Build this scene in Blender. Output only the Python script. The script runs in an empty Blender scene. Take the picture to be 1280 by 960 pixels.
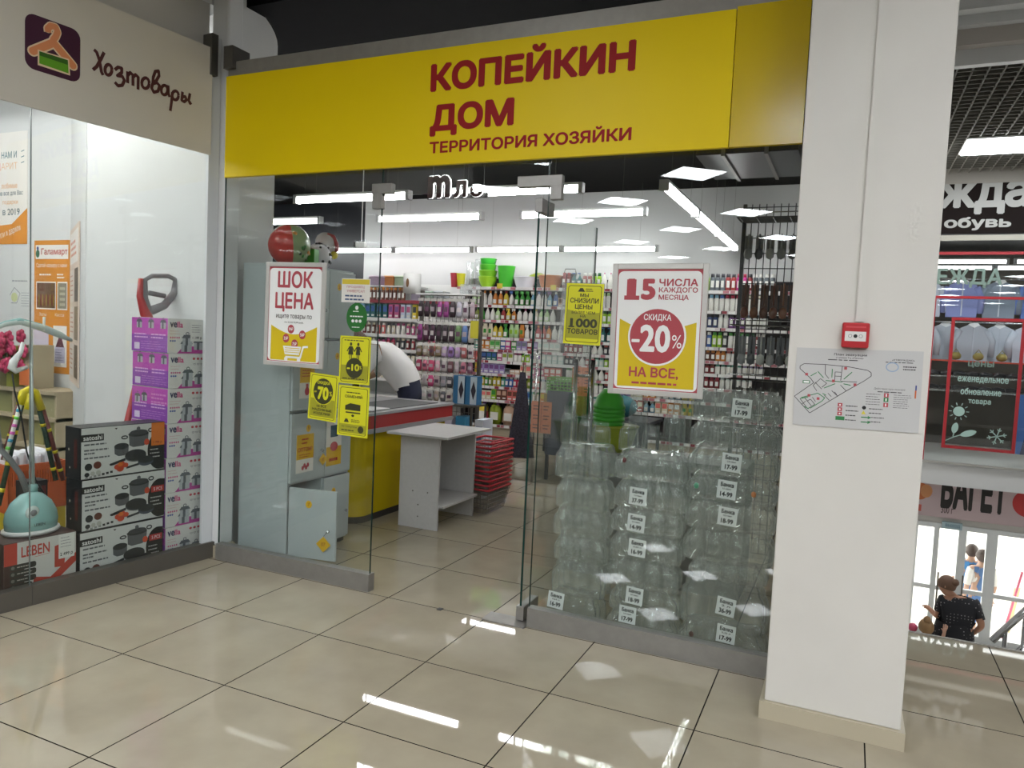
import bpy, bmesh, math, random
from mathutils import Vector, Matrix
from mathutils.geometry import delaunay_2d_cdt
random.seed(7)
D = bpy.data
SC = bpy.context.scene
COL = SC.collection
PI = math.pi

# ------------------------------------------------------------------ camera
CAM = Vector((0, 0, 1.4876))
FPX = 935.64
R_ = Vector((0.90998881, 0.41218607, 0.04497791))
D_ = Vector((0.06769706, -0.04067617, -0.9968764))
F_ = Vector((-0.40906904, 0.91019124, -0.06491865))
cd = D.cameras.new('camera'); cam = D.objects.new('camera', cd); COL.objects.link(cam)
cd.sensor_width = 36; cd.lens = FPX / 1280 * 36; cd.clip_start = .05
cam.matrix_world = Matrix(((R_.x, -D_.x, -F_.x, CAM.x), (R_.y, -D_.y, -F_.y, CAM.y), (R_.z, -D_.z, -F_.z, CAM.z), (0, 0, 0, 1)))
SC.camera = cam

# ------------------------------------------------------------------ world, exposure
w = D.worlds.new('world'); SC.world = w; w.use_nodes = True
bg = w.node_tree.nodes['Background']; bg.inputs[0].default_value = (1, .98, .95, 1); bg.inputs[1].default_value = 5.0
SC.view_settings.view_transform = 'Standard'; SC.view_settings.look = 'None'
SC.view_settings.gamma = 1; SC.view_settings.use_curve_mapping = False
SC.view_settings.exposure = 0.42
SC.cycles.transparent_max_bounces = 40
SC.cycles.max_bounces = 10
TUBE_E = 25.0      # shop tubes
PANEL_E = 22.0      # gallery ceiling panels

# ------------------------------------------------------------------ pixel -> place (the depth comes from the plane the thing lies on)
def ray(x, y): return R_ * ((x - 640) / FPX) + D_ * ((y - 480) / FPX) + F_
def onz(x, y, z=0): d = ray(x, y); return CAM + d * ((z - CAM.z) / d.z)
def ony(x, y, Y): d = ray(x, y); return CAM + d * (Y / d.y)
def onx(x, y, X): d = ray(x, y); return CAM + d * (X / d.x)
LP = Vector((-3.616, 3.528, 0)); LD = Vector((-.1206677, -.99269296, 0)); LN = Vector((.99269296, -.1206677, 0))
def onl(x, y, off=0):                       # on a plane parallel to the side shop's glass, off metres behind it
    d = ray(x, y); k = (LP.dot(LN) - off - CAM.dot(LN)) / d.dot(LN); p = CAM + d * k
    return (p - LP).dot(LD), p.z            # distance from the corner towards the viewer, height

# ------------------------------------------------------------------ materials
def lin(c):
    if isinstance(c, str):
        c = [int(c[i:i + 2], 16) / 255 for i in (0, 2, 4)]
    return tuple(v / 12.92 if v <= .04045 else ((v + .055) / 1.055) ** 2.4 for v in c) + (1,)
MC = {}
def mat(name, col='888888', rough=.5, metal=0, emit=0, vary=0, scale=8, bump=0, spec=.5, coat=0):
    if name in MC: return MC[name]
    m = D.materials.new(name); m.use_nodes = True; nt = m.node_tree; b = nt.nodes['Principled BSDF']
    c = lin(col); b.inputs['Base Color'].default_value = c; b.inputs['Roughness'].default_value = rough
    b.inputs['Metallic'].default_value = metal; b.inputs['Specular IOR Level'].default_value = spec
    if coat: b.inputs['Coat Weight'].default_value = coat; b.inputs['Coat Roughness'].default_value = .05
    if emit: b.inputs['Emission Color'].default_value = c; b.inputs['Emission Strength'].default_value = emit
    if vary or bump:
        tc = nt.nodes.new('ShaderNodeTexCoord'); n = nt.nodes.new('ShaderNodeTexNoise'); n.inputs['Scale'].default_value = scale; n.inputs['Detail'].default_value = 4
        nt.links.new(tc.outputs['Object'], n.inputs['Vector'])
        if vary:
            r = nt.nodes.new('ShaderNodeMapRange'); r.inputs[1].default_value = .3; r.inputs[2].default_value = .7
            r.inputs[3].default_value = 1 - vary; r.inputs[4].default_value = 1 + vary * .5; nt.links.new(n.outputs[0], r.inputs[0])
            mx = nt.nodes.new('ShaderNodeVectorMath'); mx.operation = 'SCALE'; mx.inputs[0].default_value = c[:3]
            nt.links.new(r.outputs[0], mx.inputs['Scale']); nt.links.new(mx.outputs[0], b.inputs['Base Color'])
        if bump:
            bp = nt.nodes.new('ShaderNodeBump'); bp.inputs['Strength'].default_value = bump; bp.inputs['Distance'].default_value = .01
            nt.links.new(n.outputs[0], bp.inputs['Height']); nt.links.new(bp.outputs[0], b.inputs['Normal'])
    MC[name] = m; return m
def C(hexcol, rough=.5, **k):               # plain coloured material, one for each colour
    return mat('paint_' + hexcol + ('' if rough == .5 else '_%d' % int(rough * 100)), hexcol, rough, **k)
def glass(name, tint=(1, 1, 1), haze=0, rough=0, hazecol=(.8, .82, .8), ior=1.45, refl=1.0):
    if name in MC: return MC[name]
    m = D.materials.new(name); m.use_nodes = True; nt = m.node_tree; nt.nodes.clear()
    o = nt.nodes.new('ShaderNodeOutputMaterial'); t = nt.nodes.new('ShaderNodeBsdfTransparent'); t.inputs[0].default_value = (*tint, 1)
    g = nt.nodes.new('ShaderNodeBsdfGlossy'); g.inputs['Roughness'].default_value = rough; g.inputs[0].default_value = (refl, refl, refl, 1)
    f = nt.nodes.new('ShaderNodeFresnel'); ge = nt.nodes.new('ShaderNodeNewGeometry'); mr = nt.nodes.new('ShaderNodeMapRange'); mr.inputs[3].default_value = ior; mr.inputs[4].default_value = 1 / ior
    nt.links.new(ge.outputs['Backfacing'], mr.inputs[0]); nt.links.new(mr.outputs[0], f.inputs[0]); mx = nt.nodes.new('ShaderNodeMixShader')
    nt.links.new(f.outputs[0], mx.inputs[0]); nt.links.new(g.outputs[0], mx.inputs[2])
    src = t.outputs[0]
    if haze:
        d = nt.nodes.new('ShaderNodeBsdfDiffuse'); d.inputs[0].default_value = (*hazecol, 1)
        tl = nt.nodes.new('ShaderNodeBsdfTranslucent'); tl.inputs[0].default_value = (*hazecol, 1)
        a = nt.nodes.new('ShaderNodeMixShader'); a.inputs[0].default_value = .5; nt.links.new(d.outputs[0], a.inputs[1]); nt.links.new(tl.outputs[0], a.inputs[2])
        h = nt.nodes.new('ShaderNodeMixShader'); h.inputs[0].default_value = haze; nt.links.new(src, h.inputs[1]); nt.links.new(a.outputs[0], h.inputs[2]); src = h.outputs[0]
    nt.links.new(src, mx.inputs[1]); nt.links.new(mx.outputs[0], o.inputs[0]); MC[name] = m; return m
def floor_mat():
    m = mat('polished_cream_tile', 'a59b88', .02, spec=.5)
    nt = m.node_tree; b = nt.nodes['Principled BSDF']; tc = nt.nodes.new('ShaderNodeTexCoord'); oi = nt.nodes.new('ShaderNodeObjectInfo')
    n = nt.nodes.new('ShaderNodeTexNoise'); n.noise_dimensions = '4D'; n.inputs['Scale'].default_value = 5; n.inputs['Detail'].default_value = 6
    nt.links.new(tc.outputs['Object'], n.inputs['Vector']); ml = nt.nodes.new('ShaderNodeMath'); ml.operation = 'MULTIPLY'; ml.inputs[1].default_value = 40
    nt.links.new(oi.outputs['Random'], ml.inputs[0]); nt.links.new(ml.outputs[0], n.inputs['W'])
    cr = nt.nodes.new('ShaderNodeValToRGB'); cr.color_ramp.elements[0].position = .3; cr.color_ramp.elements[1].position = .75
    cr.color_ramp.elements[0].color = lin('9d9380'); cr.color_ramp.elements[1].color = lin('aba18c')
    nt.links.new(n.outputs[0], cr.inputs[0]); nt.links.new(cr.outputs[0], b.inputs['Base Color']); return m

# ------------------------------------------------------------------ object helpers
def tag(o, label=None, cat=None, group=None, kind=None):
    if label: o['label'] = label
    if cat: o['category'] = cat
    if group: o['group'] = group
    if kind: o['kind'] = kind
    return o
def link(o, parent=None):
    COL.objects.link(o)
    if parent: o.parent = parent
    return o
def empty(name, loc=(0, 0, 0), rz=0, label=None, cat=None, group=None):
    o = D.objects.new(name, None); o.location = loc; o.rotation_euler = (0, 0, rz); o.empty_display_size = .05; link(o)
    return tag(o, label, cat, group)
def cp(o, parent=None):                     # a copy of a thing and of its parts
    c = o.copy(); link(c, parent)
    if parent: c.matrix_parent_inverse = o.matrix_parent_inverse.copy()
    for ch in list(o.children): cp(ch, c)
    return c

class MB:                                   # collects shapes and links them as ONE mesh object
    def __init__(s): s.v = []; s.f = []; s.m = []; s.mats = []; s.sm = []
    def mi(s, m):
        if m not in s.mats: s.mats.append(m)
        return s.mats.index(m)
    def add(s, v, f, m, smooth=False, M=None):
        b = len(s.v); s.v += [tuple(M @ Vector(p)) if M else tuple(p) for p in v]
        k = s.mi(m); s.f += [tuple(i + b for i in q) for q in f]; s.m += [k] * len(f); s.sm += [smooth] * len(f)
    def box(s, x0, x1, y0, y1, z0, z1, m, bev=0, M=None):
        if x0 > x1: x0, x1 = x1, x0
        if y0 > y1: y0, y1 = y1, y0
        if z0 > z1: z0, z1 = z1, z0
        if not bev:
            v = [(x, y, z) for z in (z0, z1) for y in (y0, y1) for x in (x0, x1)]
            s.add(v, [(0, 2, 3, 1), (4, 5, 7, 6), (0, 1, 5, 4), (2, 6, 7, 3), (0, 4, 6, 2), (1, 3, 7, 5)], m, M=M); return
        bm = bmesh.new(); bmesh.ops.create_cube(bm, size=1)
        for q in bm.verts: q.co = Vector(((x0 + x1) / 2 + q.co.x * (x1 - x0), (y0 + y1) / 2 + q.co.y * (y1 - y0), (z0 + z1) / 2 + q.co.z * (z1 - z0)))
        bmesh.ops.bevel(bm, geom=bm.edges[:], offset=bev, segments=2, affect='EDGES', profile=.5)
        s.bm(bm, m, M=M)
    def bm(s, bm, m, smooth=False, M=None):
        bm.verts.index_update(); s.add([q.co.copy() for q in bm.verts], [[q.index for q in f.verts] for f in bm.faces], m, smooth, M); bm.free()
    def tube(s, pts, r, m, n=8, closed=False, cap=True, rr=None):
        pts = [Vector(p) for p in pts]; N = len(pts); V = []; Fc = []
        prev = None
        for i, p in enumerate(pts):
            a = pts[i - 1] if i or closed else p; b = pts[(i + 1) % N] if i < N - 1 or closed else p
            t = (b - a).normalized()
            if prev is None:
                u = Vector((0, 0, 1)) if abs(t.z) < .9 else Vector((1, 0, 0)); u = (u - t * u.dot(t)).normalized()
            else: u = (prev - t * prev.dot(t)).normalized()
            prev = u; q = t.cross(u); k = rr[i] if rr else r
            V += [p + (u * math.cos(2 * PI * j / n) + q * math.sin(2 * PI * j / n)) * k for j in range(n)]
        for i in range(N if closed else N - 1):
            for j in range(n):
                a = i * n + j; b = i * n + (j + 1) % n; c = ((i + 1) % N) * n
                Fc.append((a, b, c + (j + 1) % n, c + j))
        if cap and not closed: Fc += [tuple(range(n))[::-1], tuple(range((N - 1) * n, N * n))]
        s.add(V, Fc, m, n > 4)
    def lathe(s, prof, m, n=16, M=None, caps=True, sx=1, sy=1):
        V = [(r * math.cos(2 * PI * j / n) * sx, r * math.sin(2 * PI * j / n) * sy, z) for r, z in prof for j in range(n)]
        Fc = [(i * n + j, i * n + (j + 1) % n, (i + 1) * n + (j + 1) % n, (i + 1) * n + j) for i in range(len(prof) - 1) for j in range(n)]
        if caps: Fc += [tuple(range(n))[::-1], tuple(range((len(prof) - 1) * n, len(prof) * n))]
        s.add(V, Fc, m, True, M)
    def prism(s, poly, h0, h1, m, M=None):   # polygon in XY, extruded along Z
        n = len(poly); V = [(x, y, h0) for x, y in poly] + [(x, y, h1) for x, y in poly]
        s.add(V, [tuple(range(n))[::-1], tuple(range(n, 2 * n))] + [(i, (i + 1) % n, n + (i + 1) % n, n + i) for i in range(n)], m, M=M)
    def ball(s, c, r, m, n=12, M=None, sc=(1, 1, 1)):
        V = []; k = n // 2
        for i in range(k + 1):
            a = PI * i / k
            V += [(c[0] + r * sc[0] * math.sin(a) * math.cos(2 * PI * j / n), c[1] + r * sc[1] * math.sin(a) * math.sin(2 * PI * j / n), c[2] + r * sc[2] * math.cos(a)) for j in range(n)]
        s.add(V, [(i * n + j, (i + 1) * n + j, (i + 1) * n + (j + 1) % n, i * n + (j + 1) % n) for i in range(k) for j in range(n)], m, True, M)
    def mesh(s, name):
        me = D.meshes.new(name); me.from_pydata(s.v, [], s.f)
        for m in s.mats: me.materials.append(m)
        me.polygons.foreach_set('material_index', s.m); me.polygons.foreach_set('use_smooth', s.sm); me.update(); return me
    def build(s, name, parent=None, label=None, cat=None, group=None, kind=None, loc=None, rz=None):
        o = D.objects.new(name, s.mesh(name)); link(o, parent)
        if loc: o.location = loc
        if rz is not None: o.rotation_euler = (0, 0, rz)
        return tag(o, label, cat, group, kind)
def bx(name, x0, x1, y0, y1, z0, z1, m, parent=None, bev=0, **k):
    b = MB(); b.box(x0, x1, y0, y1, z0, z1, m, bev); return b.build(name, parent, **k)
def inst(name, me, parent=None, loc=(0, 0, 0), rz=0, **k):
    o = D.objects.new(name, me); link(o, parent); o.location = loc; o.rotation_euler = (0, 0, rz); return tag(o, **k)

# ------------------------------------------------------------------ flat print: lettering and drawn shapes on a face
TX = {}
def txt(sx, bold=0.0, shear=0):
    k = (sx, bold, shear)
    if k in TX: return TX[k]
    cu = D.curves.new('t', 'FONT'); cu.body = sx; cu.size = 1; cu.resolution_u = 3; cu.shear = shear; cu.fill_mode = 'NONE'
    o = D.objects.new('t', cu); me = D.meshes.new_from_object(o); P0 = [(q.co.x, q.co.y) for q in me.vertices]
    ad = [[] for _ in P0]
    for q in me.edges: i, j = q.vertices; ad[i].append(j); ad[j].append(i)
    D.objects.remove(o); D.meshes.remove(me); D.curves.remove(cu)
    seen = set(); loops = []
    for i in range(len(P0)):                 # each outline as a loop in drawing order
        if i in seen: continue
        st = [i]; comp = []
        while st:
            q = st.pop()
            if q in seen: continue
            seen.add(q); comp.append(q); st += ad[q]
        if len(comp) > 2: loops.append(sorted(comp))
    cen = [(min(P0[i][0] for i in L), max(P0[i][0] for i in L), L) for L in loops]; cen.sort(); groups = []
    for x0_, x1_, L in cen:                  # outlines that overlap in x belong to one letter
        if groups and x0_ < groups[-1][0]: groups[-1][1].append(L); groups[-1][0] = max(groups[-1][0], x1_)
        else: groups.append([x1_, [L]])
    v = []; f = []
    for _, Ls in groups:
        pts = []; ed = []
        for L in Ls: b0 = len(pts); pts += [Vector(P0[i]) for i in L]; ed += [(b0 + i, b0 + (i + 1) % len(L)) for i in range(len(L))]
        vo, _e, fo = delaunay_2d_cdt(pts, ed, [], 0, 1e-5)[:3]; b0 = len(v); v += [tuple(q) for q in vo]
        for t_ in fo:
            cx = sum(vo[i][0] for i in t_) / 3; cy = sum(vo[i][1] for i in t_) / 3; wn = 0
            for i, j in ed:
                (ax, ay), (bx_, by_) = pts[i], pts[j]
                if (ay <= cy) != (by_ <= cy):
                    s_ = (bx_ - ax) * (cy - ay) - (cx - ax) * (by_ - ay)
                    if ay <= cy and s_ > 0: wn += 1
                    elif by_ <= cy and s_ < 0: wn -= 1
            if wn: f.append(tuple(b0 + i for i in t_))
    xs = [a for a, b in v] or [0]; ys = [b for a, b in v] or [0]
    TX[k] = (v, f, min(xs), max(xs), min(ys), max(ys)); return TX[k]
class Print(MB):                            # u runs right, v up; each layer lies a hair in front of the one below
    def __init__(s, org=(0, 0, 0), u=(1, 0, 0), v=(0, 0, 1), step=.0005, base=.0006):
        super().__init__(); s.o = Vector(org); s.u = Vector(u); s.w = Vector(v); s.n = s.u.cross(s.w).normalized(); s.st = step; s.ba = base
    def P(s, a, b, l): return s.o + s.u * a + s.w * b + s.n * (s.ba + s.st * l)
    def poly(s, pts, m, l=0): s.add([s.P(a, b, l) for a, b in pts], [tuple(range(len(pts)))], m)
    def rect(s, a0, b0, a1, b1, m, l=0): s.poly([(a0, b0), (a1, b0), (a1, b1), (a0, b1)], m, l)
    def rrect(s, a0, b0, a1, b1, r, m, l=0): s.poly(rr2(a0, b0, a1, b1, r), m, l)
    def oval(s, a, b, ra, rb, m, l=0, n=24): s.poly([(a + ra * math.cos(2 * PI * i / n), b + rb * math.sin(2 * PI * i / n)) for i in range(n)], m, l)
    def ring(s, pts, wd, m, l=0): s.stroke(list(pts) + [pts[0]], wd, m, l)
    def stroke(s, pts, wd, m, l=0):
        for i in range(len(pts) - 1):
            (a, b), (c, d) = pts[i], pts[i + 1]; L = math.hypot(c - a, d - b) or 1e-9; x, y = -(d - b) / L * wd / 2, (c - a) / L * wd / 2
            s.poly([(a - x, b - y), (c - x, d - y), (c + x, d + y), (a + x, b + y)], m, l + i * .02)
            if wd > .004 and 0 < i: s.oval(a, b, wd / 2, wd / 2, m, l + i * .02 + .01, 10)
    def text(s, t, a0, b0, a1, b1, m, l=1, bold=.02, shear=0, rot=0):   # stretched to fill the box
        big = bold > .014; bo = bold if big else 0; nb = 8 if bold > .03 else 4
        v, f, x0, x1, y0, y1 = txt(t, 0, shear); x0 -= bo; x1 += bo; y0 -= bo; y1 += bo; kx = (a1 - a0) / (x1 - x0); ky = (b1 - b0) / (y1 - y0)
        ca, sa = math.cos(rot), math.sin(rot); ca0, cb0 = (a0 + a1) / 2, (b0 + b1) / 2
        for k_, (dx, dy) in enumerate([(bo * math.cos(k * 2 * PI / nb + .4), bo * math.sin(k * 2 * PI / nb + .4)) for k in range(nb)] if big else [(0, 0)]):
            V = []
            for x, y in v:
                p, q = a0 + (x + dx - x0) * kx - ca0, b0 + (y + dy - y0) * ky - cb0
                V.append(s.P(ca0 + p * ca - q * sa, cb0 + p * sa + q * ca, l + k_ * .05))
            s.add(V, f, m)
    def lines(s, a0, b0, a1, b1, n, m, l=1, seed=0, fill=.45):    # rows of illegible small print
        rg = random.Random(seed); h = (b1 - b0) / n
        for i in range(n):
            y = b1 - (i + .5) * h; x = a0; e = a1 - (a1 - a0) * rg.random() * .3
            while x < e:
                q = min(e, x + (a1 - a0) * rg.uniform(.08, .22)); s.rect(x, y - h * fill / 2, q, y + h * fill / 2, m, l); x = q + (a1 - a0) * .03
def rr2(a0, b0, a1, b1, r, n=5):
    o = []
    for cx, cy, st in ((a1 - r, b0 + r, -PI / 2), (a1 - r, b1 - r, 0), (a0 + r, b1 - r, PI / 2), (a0 + r, b0 + r, PI)):
        o += [(cx + r * math.cos(st + PI / 2 * i / n), cy + r * math.sin(st + PI / 2 * i / n)) for i in range(n + 1)]
    return o
def arc(cx, cy, rx, ry, a0, a1, n=12): return [(cx + rx * math.cos(math.radians(a0 + (a1 - a0) * i / n)), cy + ry * math.sin(math.radians(a0 + (a1 - a0) * i / n))) for i in range(n + 1)]

# ================================================================== common materials
WHITE = mat('white_wall_paint', 'd3d4d3', .6, vary=.03, scale=3)
COLM = mat('column_paint', 'd2cec6', .55, vary=.03, scale=4, bump=.05)
GREYW = mat('pale_grey_wall', 'c4c4c4', .6, vary=.04, scale=2)
BLACKC = mat('black_ceiling_paint', '060607', .9, vary=.2, spec=.1)
STEEL = mat('brushed_steel', '989590', .4, .6, vary=.08, scale=20)
DSTEEL = mat('dull_steel', '6d6a64', .4, .8)
CHROME = mat('chrome', 'b9b9b9', .15, 1)
PANE = glass('clear_pane', (.955, .975, .965), ior=1.42)
PANEE = mat('glass_edge', '17352f', .15)
ALU = mat('white_aluminium', 'cfd2d3', .4)
FLOORM = floor_mat()
GROUT = mat('dark_grout', '1d1813', .9, spec=.1)
SKIRT = mat('beige_skirting', 'b3a992', .3)
BLK = C('141414'); WHT = C('efefec'); RED = C('a51f28'); DRED = C('8f1620')
YEL = mat('sign_yellow', 'ecce00', .4, spec=.2)
LED = mat('led_diffuser', 'ffffff', .5, emit=TUBE_E)
LEDB = mat('led_diffuser_dim', 'ffffff', .5, emit=TUBE_E * .6); LEDF = mat('led_diffuser_far', 'ffffff', .5, emit=TUBE_E * .12)
LEDP = mat('led_panel_diffuser', 'f6faff', .5, emit=PANEL_E)
PLASTW = mat('white_plastic', 'e0e0de', .4)

# ================================================================== floor
TX0, TY0, TS = -3.4522, 3.4633, .6
fl = MB(); fl.box(-12, 9, -13, 4.47, -.3, -.006, GROUT); fl.box(-12, .2, 4.47, 10.2, -.3, -.006, GROUT)
floor = fl.build('floor', kind='structure')
def tile_mesh(wx, wy):
    b = MB(); g = .0026
    b.box(g, wx - g, g, wy - g, -.0055, 0, FLOORM); b.mi(GROUT); b.m = [1, 0, 1, 1, 1, 1]; return b.mesh('tile')
tm = tile_mesh(TS, TS); tc = tile_mesh(TS, 4.47 - (TY0 + TS))
for j in range(-10, 6):
    for i in range(-7, 10):
        x, y = TX0 + i * TS, TY0 - j * TS
        if j < 0 and x > -.3 and j < -2: continue
        if j == -2 and x > 0: inst('tile', tc, floor, (x, y - TS, 0)); continue
        if j == -1 and x > 3.6: continue
        if j >= 0 and (x < -5.2 or y < .4): continue
        if j < 0 and x < -5.9 - (-j) * .15: continue
        inst('tile', tm, floor, (x, y - TS, 0))
b = MB(); b.box(.28, 9, 4.47, 4.485, -.06, .003, mat('edge_strip', '9a978f', .6)); b.build('trim_1', kind='structure')
b = MB(); b.box(.2, 9, 4.40, 4.465, -3, -.302, WHITE); b.build('wall_gallery_edge', kind='structure')

# ================================================================== shell
b = MB(); b.box(-12, 9, -13, 3.3, 3.5, 3.56, mat('gallery_ceiling', 'c9c7c1', .8)); b.build('ceiling', kind='structure')
b = MB(); b.box(-12, 9.2, -13, 18, 4.6, 4.7, WHITE); b.build('ceiling_roof', kind='structure')
b = MB(); b.box(-12.2, -12, -13, 18, -3.1, 4.6, WHITE); b.build('wall_left', kind='structure')
b = MB(); b.box(9, 9.2, -13, 13, -3.1, 4.6, WHITE); b.build('wall_right', kind='structure')
b = MB(); b.box(-12, 9, -13.2, -13, -.3, 4.6, mat('gallery_rear_wall', '8f8a82', .7)); b.build('wall_rear', kind='structure')
# household shop
b = MB(); b.box(-7.15, .2, 9.95, 10.1, 0, 4.6, GREYW); b.build('wall_shop_back', kind='structure')
b = MB(); b.box(-12, -7.15, 9.97, 10.1, 0, 4.6, mat('dark_wall_panel', '1b1c22', .4)); b.build('wall_shop_back_dark', kind='structure')
b = MB(); b.box(.02, .2, 3.62, 9.95, 0, 4.6, GREYW); b.build('wall_shop_right', kind='structure')
b = MB(); b.box(-12, .02, 3.75, 9.95, 3.5, 3.58, BLACKC); b.build('ceiling_shop', kind='structure')
b = MB(); b.box(-3.3, .2, 6.2, 6.5, 3.3, 3.5, BLACKC); b.build('trim_2', kind='structure')
# gallery column with its skirting, cable trunking
colm = MB(); colm.box(-.222, .266, 3.11, 3.6, .0705, 3.5, COLM, .004); column = colm.build('wall_column', kind='structure')
b = MB(); b.box(-.24, .282, 3.093, 3.61, 0, .07, SKIRT); b.build('baseboard_column', kind='structure')
b = MB(); b.box(.008, .036, 3.097, 3.112, 1.597, 3.5, COLM); b.build('cable_trunking', column)
# corner pillar between the two shops: round-headed wall slab, post, skirting
b = MB()
prof = [(3.62, 0), (4.04, 0), (4.04, 3.36)] + [(4.04 - .42 * (1 - math.cos(a * PI / 16)), 3.36 + .2 * math.sin(a * PI / 16)) for a in range(1, 9)]
b.prism(prof, -4.97, -3.66, WHITE, Matrix(((0, 0, 1, 0), (1, 0, 0, 0), (0, 1, 0, 0), (0, 0, 0, 1)))); b.box(-4.2, -3.66, 3.59, 3.62, 0, 3.4, WHITE); b.build('wall_partition', kind='structure')
b = MB(); b.box(-3.69, -3.555, 3.5, 3.62, .075, 3.5, WHITE, .012); b.build('wall_corner_post', kind='structure')
b = MB(); b.box(-3.7, -3.545, 3.49, 3.63, 0, .075, SKIRT); b.build('baseboard_corner', kind='structure')
# side shop: walls, ceiling, bulkhead above its sign
b = MB(); b.box(-12, -6.35, 4.5, 4.62, 0, 3.5, WHITE); b.build('wall_side_shop_back', kind='structure')
b = MB(); b.prism([(-6.39, 4.5), (-5.15, 3.74), (-5.1, 3.8), (-6.3, 4.6)], 0, 3.5, WHITE); b.build('wall_side_shop_angle', kind='structure')
b = MB(); b.prism([(-3.7, 3.5), (-3.72, 3.62), (-12, 3.62), (-12, -1), (-4.3, -1)], 3.42, 3.48, WHITE); b.build('ceiling_side_shop', kind='structure')
b = MB(); b.prism([(-3.70, 3.49), (-3.78, 3.49), (-4.3, -1), (-4.22, -1)], 3.0, 3.42, mat('bulkhead_paint', 'bdbab3', .6)); b.build('wall_side_shop_bulkhead', kind='structure')
# void on the right: lower hall, far wall with entrance, upper slab, ceilings
LF = -2.78; WY = 12.9
b = MB(); b.box(.0, 9, 4.4, 13.3, LF - .1, LF, mat('hall_floor', 'c9c5bb', .25)); b.build('floor_lower_hall', kind='structure')
b = MB(); b.box(-2, 9, 13.3, 40, LF - .6, LF - .52, mat('outside_paving', 'b5b0a6', .8)); b.build('floor_outside', kind='structure')
b = MB(); b.box(.05, .2, 4.5, WY, LF, -.3, WHITE); b.build('wall_hall_left', kind='structure')
b = MB(); b.box(.2, .215, 4.486, 10.2, -.3, .02, WHITE); b.build('trim_7', kind='structure')
b = MB(); b.box(.2, 9, 11.75, 14.5, -.3, .015, mat('slab_paint', 'b4b4b2', .5)); b.build('floor_upper_far', kind='structure')
GZ = 3.9; GY = onz(1193, 83, GZ).y
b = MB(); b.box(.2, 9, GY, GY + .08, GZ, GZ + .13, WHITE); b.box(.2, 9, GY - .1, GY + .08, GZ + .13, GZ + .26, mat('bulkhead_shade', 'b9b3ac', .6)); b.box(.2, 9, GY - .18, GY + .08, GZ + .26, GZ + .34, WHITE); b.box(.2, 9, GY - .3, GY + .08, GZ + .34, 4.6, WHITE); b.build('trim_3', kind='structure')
b = MB(); b.box(.2, 9, 3.3, GY - .3, 4.5, 4.56, WHITE); b.build('ceiling_void', kind='structure')
# open-cell ceiling of the far gallery
gc = MB(); gm = mat('ceiling_grid_bar', '5c5a52', .6)
gb = MB(); gb.box(.2, 9, GY + .08, 11.7, GZ + .14, GZ + .2, mat('ceiling_grid_void', '1e1d1b', .8)); grid = gb.build('ceiling_far', kind='structure')
for i in range(30): gc.box(.3 + i * .12, .312 + i * .12, GY + .08, 11.7, GZ + .02, GZ + .1, gm)
for i in range(34): gc.box(.3, 3.8, GY + .1 + i * .12, GY + .112 + i * .12, GZ + .02, GZ + .1, gm)
gc.build('cell_grid', grid, kind='stuff')
b = MB(); b.box(.2, 9, 11.7, 11.8, 3.78, 4.6, mat('bulkhead_far', '8c8880', .6)); b.build('trim_6', kind='structure')

# ================================================================== lamps
def panel_light(x, y, z, rz, s, label, group):
    t = empty('ceiling_panel_light', (x, y, z), rz, label, 'ceiling light', group)
    f = MB()
    for a, c in ((-1, 0), (1, 0), (0, -1), (0, 1)):
        if a: f.box(a * s - .012, a * s + .012, -s - .012, s + .012, -.012, -.001, PLASTW)
        else: f.box(-s + .012, s - .012, c * s - .012, c * s + .012, -.012, -.001, PLASTW)
    f.build('frame', t); bx('diffuser', -s + .012, s - .012, -s + .012, s - .012, -.008, -.001, LEDP, t)
    return t
pl0 = None
for i in range(-5, 4):
    for j in range(-3, 5):
        x = -1.58 - 1.32 * i + 1.58 * j; y = -4.84 - 1.58 * i - 1.2 * j
        if -11.5 < y < 2.2 and -5.5 < x < 7.5 and not (x < -3.6 and y > -1.2):
            if pl0 is None: pl0 = panel_light(x, y, 3.5, math.radians(50), .3, 'square led panel in the gallery ceiling reflected in the shop glass', 'gallery ceiling panels')
            else: c = cp(pl0); c.location = (x, y, 3.5)
t = empty('ceiling_panel_light', (0, 0, 0), 0, 'long white led panel in the dark open-cell ceiling of the far gallery', 'ceiling light')
q0, q1 = onz(1211, 175, GZ), onz(1203, 193, GZ)
b = MB(); b.box(q0.x, q0.x + 1.8, q0.y, q1.y, GZ - .015, GZ, LEDP); b.build('diffuser', t); b = MB(); b.box(q0.x - .02, q0.x + 1.82, q0.y - .02, q1.y + .02, GZ + .001, GZ + .019, PLASTW); b.build('frame', t)

tb = MB(); tb.box(-.635, .635, -.035, .035, .03, .05, PLASTW)
bodym = tb.mesh('housing'); difms = {}
for m_ in (LED, LEDB, LEDF): tb = MB(); tb.tube([(-.61, 0, .0), (.61, 0, 0)], .026, m_, 10); difms[m_.name] = tb.mesh('diffuser')
tb = MB(); tb.box(-.0175, .0175, -.036, .036, -.032, .05, C('a9a9a9')); endm = tb.mesh('end_cap')
tb = MB(); tb.tube([(0, 0, .05), (0, 0, .84)], .0012, DSTEEL, 4); wirem = tb.mesh('suspension_wire')
def tube_lamp(x, y, z, rz, label, group, wires=.84, led=LED):
    t = empty('tube_lamp', (x, y, z), rz, label, 'lamp', group)
    inst('housing', bodym, t); inst('diffuser', difms[led.name], t); inst('end_cap', endm, t, (-.6275, 0, 0)); inst('end_cap', endm, t, (.6275, 0, 0))
    if wires:
        for x_ in (-.4, .4): inst('suspension_wire', wirem, t, (x_, 0, 0)).scale = (1, 1, wires / .84)
    return t
TZ = 2.68
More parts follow.
